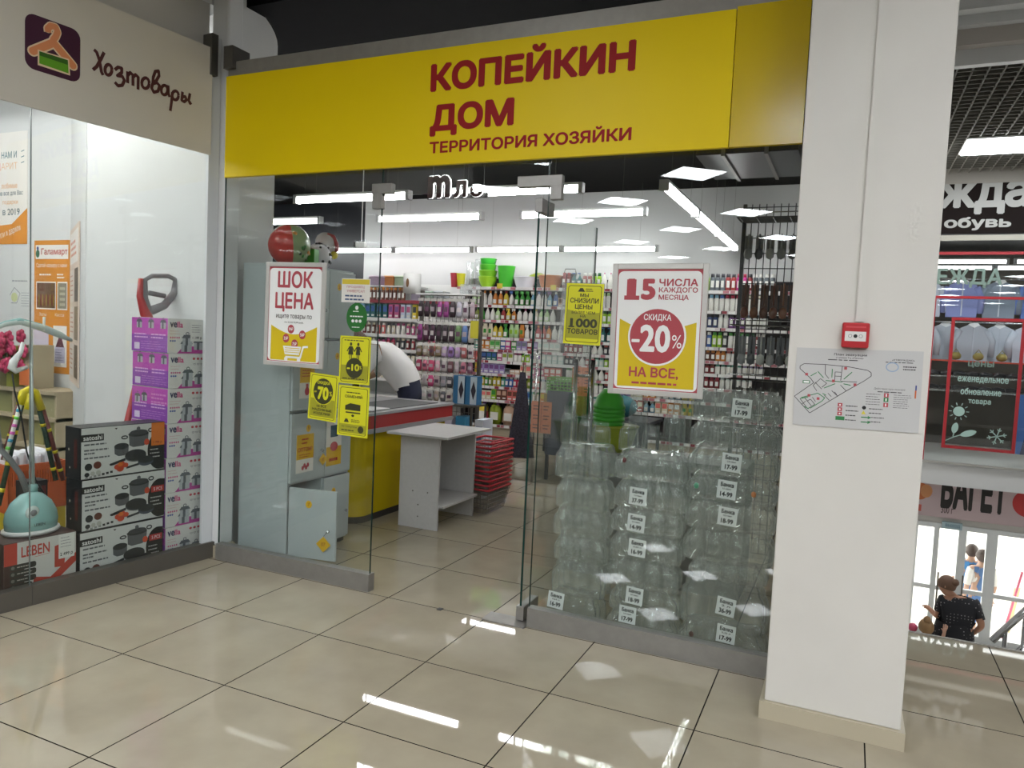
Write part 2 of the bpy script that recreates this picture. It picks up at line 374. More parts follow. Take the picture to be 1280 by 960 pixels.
for n, x in zip(('left', 'right'), (-4.3, -2.68)): tube_lamp(x, 5.75, TZ, 0, 'suspended white tube lamp nearest the shop door, %s one of its row' % n, 'front row tube lamps')
for n, x in zip(('leftmost', 'middle', 'rightmost'), (-6.2, -4.15, -2.45)): tube_lamp(x, 6.9, TZ, 0, 'suspended white tube lamp, %s of the second row above the till' % n, 'second row tube lamps')
for k, x in enumerate((-6.9, -5.6, -4.25, -2.95)): tube_lamp(x, 9.45, 2.66, 0, 'white tube lamp over the back wall shelves, %s from the left' % ('first', 'second', 'third', 'fourth')[k], 'back wall tube lamps', .84, LEDB)
for k, y in enumerate((6.4, 7.7, 9.0)): tube_lamp(-1.39, y, TZ, PI / 2, '%s tube lamp of the slanting row at the right of the shop' % ('nearest', 'middle', 'farthest')[k], 'slanting row tube lamps')
for k, (x, y) in enumerate(((-7.9, 5.6), (-7.9, 6.8), (-8.3, 8.2), (-8.3, 9.2))): tube_lamp(x, y, 2.75, 0, '%s white tube lamp in front of the dark wall panel' % ('first', 'second', 'third', 'last')[k], 'tube lamps by the dark wall')
for k, (x, y) in enumerate([(x_, y_) for x_ in (-4.75, -6.2, -7.65) for y_ in (3.1, 2.2, 1.3, .4)]): tube_lamp(x, y, 3.37, 0, 'tube lamp under the white ceiling of the neighbouring shop', 'side shop tube lamps', False)  # unseen tubes, added to brighten the side shop

# ================================================================== household shop front
FY = 3.5
# yellow fascia
SRED = mat('sign_red', '9a1a1c', .5, spec=.2)
sg = empty('fascia_sign', (0, 0, 0), 0, 'long yellow shop fascia with red lettering above the glass front', 'sign')
bx('panel', -3.515, -.556, 3.45, 3.475, 2.36, 2.955, YEL, sg)
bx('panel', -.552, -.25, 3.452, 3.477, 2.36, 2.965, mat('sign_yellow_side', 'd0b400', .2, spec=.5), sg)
p = Print((0, 3.45, 0), base=.0008)
p.text('КОПЕЙКИН', -2.095, 2.733, -.997, 2.915, SRED, 0, .05)
p.text('ДОМ', -2.09, 2.505, -1.605, 2.67, SRED, 0, .05)
p.text('ТЕРРИТОРИЯ ХОЗЯЙКИ', -2.086, 2.418, -.998, 2.495, SRED, 0, .035)
p.build('lettering', sg, 'dark red capital lettering')
b = MB(); b.box(-3.52, -.25, 3.47, 3.56, 2.96, 3.045, STEEL); b.build('fascia_rail', None, 'brushed steel rail running along the top of the yellow fascia', 'rail')
bx('bracket', -3.53, -3.46, 3.44, 3.58, 3.0, 3.13, DSTEEL, None, label='dark steel wall bracket at the left end of the fascia rail', cat='bracket')

# glass: left pane, transom, right pane
def pane(name, x0, x1, z0, z1, label, y=FY):
    t = empty(name, (0, 0, 0), 0, label, 'glass pane')
    bx('pane', x0, x1, y - .005, y + .005, z0, z1, PANE, t)
    e = MB()
    for x in (x0, x1): e.box(x - .0012, x + .0012, y - .0055, y + .0055, z0, z1, PANEE)
    e.build('edge', t, 'dark green polished edge'); return t
g1 = pane('fixed_glass_pane', -3.552, -2.405, .1, 2.96, 'fixed clear glass pane left of the shop doorway in front of the lockers')
bx('base_rail', -3.552, -2.395, FY - .028, FY + .028, 0, .1, STEEL, g1)
g2 = pane('fixed_glass_pane', -1.418, -.24, .1, 2.96, 'fixed clear glass pane right of the doorway in front of the wrapped jars')
bx('base_rail', -1.418, -.24, FY - .028, FY + .028, 0, .1, STEEL, g2)
g3 = pane('transom_pane', -2.40, -1.422, 2.22, 2.96, 'clear glass transom above the open shop doorway')
# patch fittings
def fitting(x0, x1, z0, z1, xs, label):
    b = MB(); b.box(x0, x1, FY - .02, FY + .02, z1 - .055, z1, STEEL, .003); b.box(xs - .03, xs + .03, FY - .0195, FY + .0195, z0, z1 - .05, STEEL, .003)
    b.build('patch_fitting', None, label, 'fitting')
fitting(-2.465, -2.335, 2.15, 2.285, -2.43, 'small steel patch fitting at the top left corner of the doorway')
fitting(-1.585, -1.345, 2.165, 2.285, -1.375, 'long steel patch fitting above the open glass door')
# open door
dr = empty('glass_door', (-1.475, 3.52, 0), 0, 'frameless glass door standing open into the shop', 'door')
bx('pane', -.005, .005, 0, .93, .02, 2.17, PANE, dr)
e = MB(); e.box(-.0055, .0055, -.002, .0, .02, 2.17, PANEE); e.box(-.0055, .0055, .93, .932, .02, 2.17, PANEE); e.build('edge', dr, 'dark green polished edge')
bx('pivot_shoe', -.022, .022, -.012, .19, .012, .085, STEEL, dr, .003)
bx('top_patch', -.02, .02, -.01, .16, 2.11, 2.18, STEEL, dr, .003)
for sgn in (-1, 1):
    h = MB(); X = sgn * .055
    h.tube([(X, .83, .62), (X, .83, 1.36)], .014, CHROME, 10); h.tube([(0, .83, .72), (X, .83, .72)], .01, CHROME, 8); h.tube([(0, .83, 1.26), (X, .83, 1.26)], .01, CHROME, 8)
    h.build('pull_handle', dr)
b = MB(); b.box(-1.66, -1.42, 3.44, 3.56, 0, .006, STEEL); b.build('floor_pivot_plate', None, 'flat steel pivot plate set in the floor by the door', 'plate')
b = MB(); b.box(-1.93, -1.905, 3.44, 3.47, 0, .004, C('2a2a2a')); b.build('floor_bolt_socket', None, 'small dark bolt socket in the floor of the doorway', 'socket')

# ------------------------------------------------------------------ framed posters on the glass
def frame_poster(x0, x1, z0, z1, label, tilt=0):
    cx, cz = (x0 + x1) / 2, (z0 + z1) / 2
    t = empty('framed_poster', (cx, FY - .012, cz), 0, label, 'poster'); t.rotation_euler = (0, tilt, 0)
    w, h = (x1 - x0) / 2, (z1 - z0) / 2; f = MB(); al = mat('frame_aluminium', 'c9c6c0', .35, .3)
    for s in (-1, 1):
        f.box(s * w, s * (w - .026), -.008, .006, -h, h, al, .003); f.box(-w + .026, w - .026, -.008, .006, s * h, s * (h - .026), al, .003)
    f.build('frame', t, 'silver snap frame'); bx('backing', -w + .02, w - .02, -.002, .006, -h + .02, h - .02, WHT, t)
    return t, w - .026, h - .026
PR = C('b0454d', .4); PY = C('d8bc12', .4); PG = C('5c5650')
def poster_base(p, w, h, dip):
    p.rect(-w, -h, w, h, PR, 0); p.rrect(-w + .003, -h + .004, w - .003, h - .009, .024, WHT, 1)
t, w_, h_ = frame_poster(-3.205, -2.765, 1.245, 1.855, 'framed yellow and white poster with a shopping cart on the left pane', .01)
p = Print((0, -.002, 0), base=.0003); poster_base(p, w_, h_, 0)
top = [(.17 - .34 * i / 10, -.065 - .05 * math.sin(PI * i / 10)) for i in range(11)]
p.poly([(-.17, -.27), (.17, -.27)] + top, PY, 2)
p.text('ШОК', -.13, .155, .13, .255, PR, 3, .03); p.text('ЦЕНА', -.145, .015, .14, .13, PR, 3, .03)
p.text('ищите товары по', -.135, -.03, .13, .0, PG, 3, .015); p.text('по 33,50,75,99 руб.', -.07, -.052, .07, -.04, PG, 3)
for cx, cz, s in ((-.02, -.085, '99₽'), (.065, -.115, '50₽'), (-.055, -.14, '33₽'), (.01, -.17, '75₽')):
    p.oval(cx, cz, .024, .026, PR, 3); p.text(s, cx - .016, cz - .01, cx + .016, cz + .01, WHT, 4, .02)
W4 = WHT
p.poly([(-.075, -.185), (.06, -.185), (.045, -.235), (-.06, -.235)], W4, 4)
for k in (-.197, -.209, -.221): p.stroke([(-.06, k), (.05, k)], .004, PY, 5)
p.stroke([(.11, -.183), (.075, -.186), (.055, -.25), (-.055, -.25)], .012, W4, 4.2); p.oval(-.05, -.262, .013, .013, W4, 6); p.oval(.045, -.262, .013, .013, W4, 6)
p.build('printed_sheet', t)

t, w_, h_ = frame_poster(-1.06, -.608, 1.232, 1.852, 'framed discount poster with a big red circle on the right pane', -.008)
p = Print((0, -.002, 0), base=.0003); poster_base(p, w_, h_, 0)
p.poly([(-.182, -.27), (.182, -.27), (.182, .04), (.12, .02), (-.12, .02), (-.182, .05)], PY, 2)
p.oval(.0, -.03, .138, .138, WHT, 3, 40); p.oval(.0, -.03, .129, .129, PR, 4, 40)
p.text('1', -.155, .145, -.108, .24, PR, 4, .05); p.rect(-.165, .14, -.092, .16, PR, 4.6); p.text('5', -.085, .14, -.015, .24, PR, 4, .05); p.text('ЧИСЛА', 0, .205, .18, .24, PR, 4, .03); p.text('КАЖДОГО', 0, .172, .18, .2, PR, 4, .02); p.text('МЕСЯЦА', 0, .138, .14, .166, PR, 4, .02)
p.text('СКИДКА', -.065, .04, .065, .075, WHT, 5, .02); p.text('-', -.12, -.06, -.08, -.045, WHT, 5); p.text('20', -.08, -.105, .065, .025, WHT, 5, .035); p.text('%', .072, -.082, .118, -.02, WHT, 5, .01)
p.text('НА ВСЕ,', -.125, -.23, .11, -.175, PR, 5, .03); p.lines(-.11, -.262, .12, -.24, 1, PR, 5, 3)
p.build('printed_sheet', t)

# ------------------------------------------------------------------ yellow sheets stuck on the panes
FL = C('d8d41c', .5); FD = C('3a3a1c'); FO = C('a3a023')
def sheet(name, x0, x1, z0, z1, label, tilt=0, m=FL, y=FY - .0075):
    cx, cz = (x0 + x1) / 2, (z0 + z1) / 2
    t = empty(name, (cx, y, cz), 0, label, 'sign'); t.rotation_euler = (0, tilt, 0); w, h = (x1 - x0) / 2, (z1 - z0) / 2
    bx('paper', -w, w, -.001, .001, -h, h, m, t); return t, Print((0, -.001, 0), base=.0004), w, h
def yborder(p, w, h):
    p.rrect(-w * .9, -h * .93, w * .9, h * .93, .012, FD, 0); p.rrect(-w * .87, -h * .91, w * .87, h * .91, .011, FL, 1)
t, p, w_, h_ = sheet('paper_sign', -1.30, -1.108, 1.458, 1.755, 'yellow paper sign in a punched pocket beside the big framed discount poster', .02)
yborder(p, w_, h_); p.poly([(-.083, -.12), (.083, -.12), (.083, .01), (0, .0), (-.083, .02)], FO, 2)
p.text('МЫ', -.022, .083, .022, .1, FD, 3, .03); p.text('СНИЗИЛИ', -.072, .053, .075, .078, FD, 3, .03); p.text('ЦЕНЫ', -.045, .02, .045, .047, FD, 3, .03)
p.text('БОЛЕЕ ЧЕМ', -.06, 0, .06, .014, FD, 3, .02); p.text('НА', -.015, -.017, .015, -.005, FD, 3, .02)
p.text('1', -.066, -.066, -.05, -.022, FD, 3, .05); p.rect(-.072, -.067, -.042, -.06, FD, 3.5); p.text('000', -.035, -.066, .075, -.022, FD, 3, .04); p.text('ТОВАРОВ', -.078, -.098, .08, -.072, FD, 3, .03)
p.poly([(-.035, .108), (.002, .108), (-.01, .126), (-.024, .126)], FD, 3); p.lines(.005, .108, .05, .126, 3, FD, 3, 2)
p.build('print', t); bx('plastic_pocket', -.118, .1, -.0001, .0006, -.152, .152, glass('plastic_pocket', (.93, .93, .93), .25, .1), t)
t, p, w_, h_ = sheet('paper_sign', -2.865, -2.663, .945, 1.215, 'yellow paper sign with a black discount circle below the framed cart poster', .05)
yborder(p, w_, h_); p.rect(-.085, -.115, .085, -.01, FO, 2); p.oval(0, .035, .075, .08, FL, 3); p.oval(0, .035, .07, .075, FD, 4)
p.text('СКИДКА', -.045, .072, .045, .094, FL, 5, .03); p.text('70', -.04, -.015, .04, .062, FL, 5, .05); p.text('%', .045, .012, .064, .04, FL, 5, .02); p.text('до', -.064, .022, -.046, .034, FL, 5)
p.text('на ВСЕ', -.04, -.06, .03, -.042, FD, 5, .02); p.text('НАДУВНЫЕ', -.07, -.083, .07, -.066, FD, 5, .03); p.text('ИЗДЕЛИЯ', -.06, -.105, .06, -.088, FD, 5, .03); p.build('print', t)
t, p, w_, h_ = sheet('paper_sign', -2.655, -2.445, 1.172, 1.442, 'yellow paper sign with two small human figures on the left pane', .01)
yborder(p, w_, h_); p.lines(-.075, .105, .07, .117, 1, FD, 2, 4)
for cx, k in ((-.028, 1), (.022, .85)):
    p.oval(cx, .09, .008, .01, FD, 3, 12); p.poly([(cx - .018 * k, .03), (cx + .018 * k, .03), (cx + .01, .078), (cx - .01, .078)], FD, 3)
    p.stroke([(cx - .009, .075), (cx - .026, .048)], .006, FD, 3.1); p.stroke([(cx + .009, .075), (cx + .024, .048)], .006, FD, 3.1); p.stroke([(cx - .006, .03), (cx - .006, .006)], .005, FD, 3.1); p.stroke([(cx + .006, .03), (cx + .006, .006)], .005, FD, 3.1)
p.rect(-.09, -.115, .09, -.03, FO, 2); p.oval(0, -.045, .058, .058, FD, 3); p.text('-10', -.05, -.062, .035, -.022, FL, 4, .04); p.text('%', .036, -.05, .05, -.03, FL, 4); p.lines(-.08, -.112, .08, -.1, 1, FD, 4, 8); p.build('print', t)
t, p, w_, h_ = sheet('paper_sign', -2.655, -2.445, .872, 1.16, 'yellow paper sign with a bank card pictogram, lowest on the left pane', .02)
yborder(p, w_, h_); p.rect(-.09, -.125, .09, -.075, FO, 2); p.lines(-.05, .1, .05, .112, 1, FD, 3, 1); p.text('ОБМЕНЯЙ', -.06, .075, .06, .095, FD, 3, .02)
p.poly([(-.055, .005), (.05, .005), (.05, .04), (-.02, .045), (-.055, .03)], FD, 3); p.rect(-.05, -.012, .05, -.004, FD, 3); p.oval(0, -.025, .01, .007, FD, 3, 12)
p.poly([(-.06, -.065), (-.025, -.065), (-.035, -.045), (-.05, -.045)], FD, 3); p.lines(-.01, -.065, .06, -.045, 3, FD, 3, 6); p.oval(.058, -.1, .02, .02, FD, 3); p.text('за покупки', -.075, -.098, .03, -.085, FD, 3, .01); p.lines(-.075, -.118, .03, -.104, 1, FD, 3, 5); p.build('print', t)
t, p, w_, h_ = sheet('paper_sign', -2.655, -2.462, 1.632, 1.765, 'small white and yellow vacancy notice high on the left pane', .01, C('e6e2da'))
p.rect(-.093, .035, .093, .063, C('d6bf38'), 1); p.text('ПРОДАВЕЦ', -.06, .012, .06, .027, PR, 2, .01); p.text('УНИВЕРСАЛ', -.06, -.01, .06, .005, PR, 2, .01); p.lines(-.07, -.06, .08, -.02, 2, C('4a5a7a'), 2, 6); p.build('print', t)
b = MB(); gm_ = C('1d6a22'); t = empty('round_sticker', (-2.546, FY - .0075, 1.548), 0, 'dark green round sticker on the left pane above the yellow signs', 'sticker')
b.prism([(.07 * math.cos(i * PI / 16), .082 * math.sin(i * PI / 16)) for i in range(32)], -.001, .001, gm_, Matrix.Rotation(PI / 2, 4, 'X')); b.build('disc', t)
p = Print((0, -.001, 0)); p.oval(0, .055, .011, .012, WHT, 0, 14); p.lines(-.025, .028, .03, .04, 1, WHT, 0, 2); p.lines(-.045, -.002, .05, .014, 1, WHT, 0, 3); p.oval(-.025, -.02, .01, .009, WHT, 0, 10); p.oval(0, -.02, .01, .009, WHT, 0, 10); p.oval(.025, -.02, .01, .009, WHT, 0, 10); p.lines(-.03, -.06, .03, -.05, 1, WHT, 0, 9); p.build('print', t)

# ------------------------------------------------------------------ column: call point and evacuation plan
t = empty('fire_call_point', (.0115, 3.11, 1.545), 0, 'red manual fire call point on the white column', 'alarm')
bx('housing', -.047, .047, -.036, -.0005, -.047, .047, C('b3252b', .3), t, .006)
p = Print((0, -.036, 0)); p.rect(-.036, -.022, .036, .014, C('d8d5d0'), 0); p.oval(0, -.003, .007, .007, BLK, 1, 12)
for s in (-1, 1): p.ring(arc(s * .018, -.003, .006, .006, 0, 330, 10), .0015, C('707070'), 1)
p.rect(-.034, .028, .034, .034, C('c8474c', .3), 0); p.build('face_plate', t)
t = empty('evacuation_plan', (.027, 3.11, 1.343), 0, 'white printed evacuation plan under the red call point', 'notice'); t.rotation_euler = (0, -.012, 0)
bx('board', -.217, .217, -.004, -.0008, -.15, .15, mat('plan_board', 'c4c3c1', .12), t)
p = Print((0, -.004, 0), base=.0003, step=.0002); K = C('3a3236'); G = C('2f7a45'); Rr = C('b04a50')
def pp(x, y): return ((x - 575) / 1120 * .47, -(y - 585) / 960 * .4)       # the printed drawing, read off the photograph
p.text('План эвакуации', *pp(378, 292), *pp(648, 265), K, 0, .02); p.text('2 этажа Тц «Пенза»', *pp(395, 314), *pp(622, 298), K, 0); p.lines(*pp(330, 335), *pp(690, 318), 1, K, 0, 2)
p.text('«УТВЕРЖДАЮ»', *pp(850, 318), *pp(1028, 300), K, 0); p.lines(*pp(800, 338), *pp(1035, 322), 1, K, 0, 4); p.ring(arc(*pp(855, 372), .02, .016, 0, 345, 16), .004, C('8fa3bd'), 0); p.lines(*pp(940, 400), *pp(1055, 355), 2, K, 0, 7)
out = [(60, 680), (220, 545), (190, 505), (140, 460), (95, 420), (95, 395), (130, 373), (310, 373), (500, 385), (660, 410), (690, 430), (692, 460), (640, 505), (490, 610), (200, 828), (60, 680)]
p.stroke([pp(*q) for q in out], .0024, K, 0)
for sgm in ([(310, 373), (312, 460), (345, 500)], [(452, 385), (445, 515)], [(395, 515), (395, 437), (445, 437)], [(395, 475), (445, 475)], [(215, 570), (275, 505), (330, 545), (290, 585)], [(230, 540), (290, 600)], [(215, 570), (250, 620)], [(315, 655), (360, 700)], [(345, 635), (375, 665)], [(375, 610), (430, 660)], [(400, 620), (420, 645)], [(445, 555), (495, 605)], [(110, 700), (180, 790), (240, 745), (200, 700), (170, 720)], [(150, 690), (210, 760)], [(450, 520), (580, 520)], [(130, 750), (160, 720)], [(215, 680), (245, 720)]): p.stroke([pp(*q) for q in sgm], .0022, K, 1)
for sgm in ([(250, 440), (300, 495)], [(370, 410), (370, 490)], [(535, 432), (470, 500)], [(530, 552), (470, 542)], [(320, 520), (460, 525)], [(310, 590), (400, 545)], [(240, 450), (190, 485)], [(120, 690), (260, 640), (320, 680), (300, 710), (200, 785)], [(110, 700), (180, 680)], [(150, 770), (190, 790)], [(330, 655), (300, 640)]): p.stroke([pp(*q) for q in sgm], .003, G, 2)
for x, y, m in ((155, 470, Rr), (480, 400, Rr), (565, 545, Rr), (185, 665, Rr), (385, 520, Rr), (265, 690, Rr)): a, c = pp(x, y); p.rect(a - .005, c - .005, a + .005, c + .005, m, 3)
p.rect(*pp(125, 555), *pp(188, 527), G, 2); p.rect(*pp(133, 549), *pp(180, 533), WHT, 3)
for k, m in ((735, Rr), (775, Rr), (815, Rr)): a, c = pp(452, k); p.rect(a - .008, c - .007, a + .008, c + .007, m, 1); p.oval(a, c, .003, .003, WHT, 2, 8)
p.rect(*pp(420, 875), *pp(495, 840), G, 1)
for k, m in ((625, Rr), (665, G), (712, Rr)): a, c = pp(822, k); p.rect(a - .008, c - .008, a + .008, c + .008, m, 1); p.rect(a - .002, c - .005, a + .002, c + .005, WHT, 2)
p.oval(*pp(650, 748), .007, .007, BLK, 1, 14); a, c = pp(648, 790); p.poly([(a - .008, c - .007), (a + .008, c - .007), (a, c + .007)], C('d8c93a'), 1)
for k in (835, 878): p.stroke([pp(630, k), pp(690, k)], .004, G, 1); p.poly([pp(685, k - 15), pp(685, k + 15), pp(712, k)][::-1], G, 2)
for s_, (x0, y0, x1, y1, n) in enumerate(((500, 890, 610, 720, 4), (690, 890, 820, 735, 4), (880, 740, 1030, 610, 7), (660, 725, 780, 610, 5))): p.lines(*pp(x0, y1 + (y0 - y1)), *pp(x1, y1), n, K, 1, s_ + 11, .2)
p.text('Действия при пожаре', *pp(720, 580), *pp(968, 560), K, 1, .01); p.lines(*pp(750, 605), *pp(985, 588), 1, K, 1, 5)
p.rect(*pp(1043, 640), *pp(1055, 570), C('c8622f'), 1); p.rect(*pp(1045, 570), *pp(1056, 525), C('3b4a8a'), 1)
p.build('printed_plan', t)

# ================================================================== neighbouring shop on the left
LR = math.atan2(.99269296, .1206677)
def lw(s, off, z=0): return LP + LD * s - LN * off + Vector((0, 0, z))
def lempty(name, s, off, z, label, cat, group=None): return empty(name, lw(s, off, z), LR, label, cat, group)   # local x: towards the corner, local y: into the shop
g = lempty('shopfront_glass', 0, 0, 0, 'clear glass front of the neighbouring shop, nearest the corner post', 'glass pane')
bx('pane', -1.105, -.03, -.005, .005, .1, 3.05, PANE, g); bx('base_rail', -1.105, -.0, -.03, .03, 0, .1, mat('dark_rail', '6b6760', .4, .5), g)
e = MB(); e.box(-1.107, -1.105, -.006, .006, .1, 3.05, mat('pane_joint', '6f7773', .2)); e.build('edge', g)
g = lempty('shopfront_glass', 0, 0, 0, 'clear glass front of the neighbouring shop, cut by the left picture edge', 'glass pane')
bx('pane', -3.2, -1.111, -.005, .005, .1, 3.05, PANE, g); bx('base_rail', -3.2, -1.107, -.03, .03, 0, .1, mat('dark_rail', '6b6760', .4, .5), g)
b = MB(); b.box(-.105, -.03, -.012, .012, .1, 3.2, ALU); o = b.build('trim_4', kind='structure'); o.location = LP; o.rotation_euler = (0, 0, LR)

sg = lempty('shop_sign', 0, 0, 0, 'cream sign panel with a hanger emblem and script lettering', 'sign')
bx('panel', -3.2, -.108, -.036, -.022, 2.49, 3.118, mat('cream_panel', 'cbc6bb', .5), sg)
p = Print((0, -.036, 0), base=.0008, step=.0006)
def q3(x, y): s, z = onl(x / 3, y / 3, -.036); return (-s, z)
PUR = C('3d1230'); MAR = C('4a1f22')
s0, z1 = onl(31, 15, -.036); s1, z0 = onl(100, 106, -.036)
p.rrect(-s0, z0 + .005, -s1, z1 + .005, .045, PUR, 0)
ORG = C('d98a5c'); CRM = C('e3c9a8')
hook = [(180, 122), (178, 108), (190, 97), (208, 102), (215, 120), (208, 138), (198, 150), (200, 165)]
for wd, m, l in ((.05, CRM, 1), (.036, ORG, 3)):
    p.stroke([q3(*q) for q in hook], wd * .8, m, l)
    p.stroke([q3(200, 160), q3(122, 192)], wd, m, l + .4); p.stroke([q3(200, 160), q3(272, 246)], wd, m, l + .6)
    for e_ in ((122, 192), (272, 246), (200, 160)): p.oval(*q3(*e_), wd / 2, wd / 2, m, l + .7, 14)
p.poly([q3(*q) for q in ((140, 186), (258, 222), (262, 284), (140, 244))][::-1], CRM, 4.2); p.poly([q3(*q) for q in ((146, 192), (253, 226), (256, 276), (146, 238))][::-1], C('5f9e1f'), 4.6); p.poly([q3(*q) for q in ((146, 192), (253, 226), (253, 244), (146, 208))][::-1], C('2e5f14'), 5)
def el(cx, cy, rx, ry, n=14): return [(cx + rx * math.cos(2 * PI * i / n), cy + ry * math.sin(2 * PI * i / n)) for i in range(n + 1)]
for st in ([(352, 186), (362, 196), (372, 225), (380, 270), (386, 282)], [(390, 196), (378, 222), (362, 250), (348, 262)],
           el(406, 262, 13, 20), [(430, 262), (442, 252), (456, 256), (456, 272), (440, 284), (458, 286), (466, 302), (458, 320), (442, 322), (430, 308)],
           [(478, 268), (478, 312)], [(478, 284), (488, 272), (498, 282), (498, 322)], [(498, 290), (508, 280), (518, 290), (517, 336)],
           el(545, 312, 14, 20), [(572, 318), (574, 290), (582, 268), (594, 266), (596, 284), (586, 302), (572, 314), (588, 310), (598, 322), (592, 342), (576, 346), (568, 330), (572, 314)],
           el(616, 338, 12, 18), [(630, 320), (631, 350), (636, 364)], [(646, 346), (643, 380), (638, 416)], el(657, 358, 12, 17),
           [(684, 344), (681, 376), (690, 382), (699, 374), (694, 362), (683, 364)], [(712, 350), (707, 376), (712, 388), (717, 384)]):
    p.stroke([q3(*q) for q in st], .017, MAR, 1)
p.build('emblem_and_lettering', sg)
bx('sign_clip', -.125, -.08, -.05, .03, 2.96, 3.2, DSTEEL, sg, label='dark steel clip')
sg2 = None

# ---- cookware boxes with purple sides, seven in a stack
VW = C('cfcdc9'); VP = C('b54bab'); VP2 = C('8a48a6'); VM = C('b0408c'); NAVY = C('2c2f55'); PINK = C('c0487a'); POT = C('5a5c62', .3); POTL = C('a8abae', .3)
def pot_icon(p, x, z, k, l):
    p.rect(x - .03 * k, z, x + .03 * k, z + .04 * k, POTL, l); p.rect(x - .012 * k, z, x + .004 * k, z + .04 * k, POT, l + .3); p.poly([(x - .036 * k, z + .04 * k), (x + .036 * k, z + .04 * k), (x + .022 * k, z + .058 * k), (x - .022 * k, z + .058 * k)], POT, l + .5)
    p.ring(arc(x, z + .064 * k, .01 * k, .008 * k, 0, 300, 6), .004 * k, POT, l + .6)
hgt = .2135; ords = ('bottom', 'second', 'third', 'fourth', 'fifth', 'sixth', 'topmost')
for k in range(7):
    t = lempty('cookware_box', .305 + random.uniform(-.006, .006), .06 + random.uniform(0, .008), .012 + k * hgt * .995, 'white and purple cookware box, %s in the tall stack by the post' % (ords[k] if k in (0, 6) else ords[k] + ' from floor'), 'box', 'purple cookware boxes')
    W, H, Dp = .25, hgt - .003, .365
    b = MB(); b.box(0, W, 0, Dp, 0, H, VW, .002); b.build('carton', t)
    p = Print((0, 0, 0), base=.001)
    p.poly([(.06, .0), (W, .0), (W, .035), (.11, .05)], VM, 0)
    p.text('ve', .012, H - .055, .06, H - .022, NAVY, 0, .03); p.text('lla', .06, H - .055, .1, H - .018, PINK, 0, .03)
    p.lines(.012, H - .1, .09, H - .068, 2, C('c99a9a'), 0, k, .2)
    for i in range(5): p.oval(.018 + i * .014, H - .115, .005, .006, PINK, 0, 8)
    for i in range(3): p.oval(.018 + i * .014, H - .135, .006, .006, C('46599a'), 0, 8)
    if k == 6:
        p.rect(.15, .075, W - .005, H - .012, C('d4d2cc'), 3); p.lines(.16, H - .085, W - .02, H - .03, 4, C('77777a'), 4, 3, .25); p.text('1 199 р', .165, .085, W - .02, .105, BLK, 4)
    else:
        for i in range(3): p.oval(.17 + i * .028, H - .03, .01, .008, C('b8434e'), 0, 8)
        for i in range(3): p.ring(arc(.175 + i * .025, H - .06, .008, .009, 180, 360, 6), .002, POT, 0)
    pot_icon(p, .13, .05, 1.1, 2); pot_icon(p, .125, .01, 1.2, 1); pot_icon(p, .21, .022, 1.1, 1)
    p.build('front_print', t)
    p = Print((0, Dp, 0), (0, -1, 0), base=.001); p.rect(0.002, 0.002, Dp - .002, H * .5, VP2, 0); p.rect(.002, H * .5, Dp - .002, H - .002, VP, 0)
    if k in (0, 1, 2, 3, 5, 6):
        for i in range(3): pot_icon(p, .08 + i * .12, H - .065, .9, 1)
    else: pot_icon(p, .06, H - .1, .9, 1); pot_icon(p, .13, H - .09, .9, 1); p.lines(.2, H - .1, .36, H - .03, 3, C('d08ac0'), 1, k)
    p.lines(.03, H * .38, .17, H * .56, 2, C('d9b5dc'), 1, k + 3, .4); p.lines(.2, H * .38, .36, H * .56, 2, C('d9b5dc'), 1, k + 30, .4); p.rect(.03, .015, .085, .055, C('cfc4d8'), 1); p.lines(.1, .015, .36, .07, 4, C('b583c6'), 1, k + 9, .25)
    p.build('side_print', t)

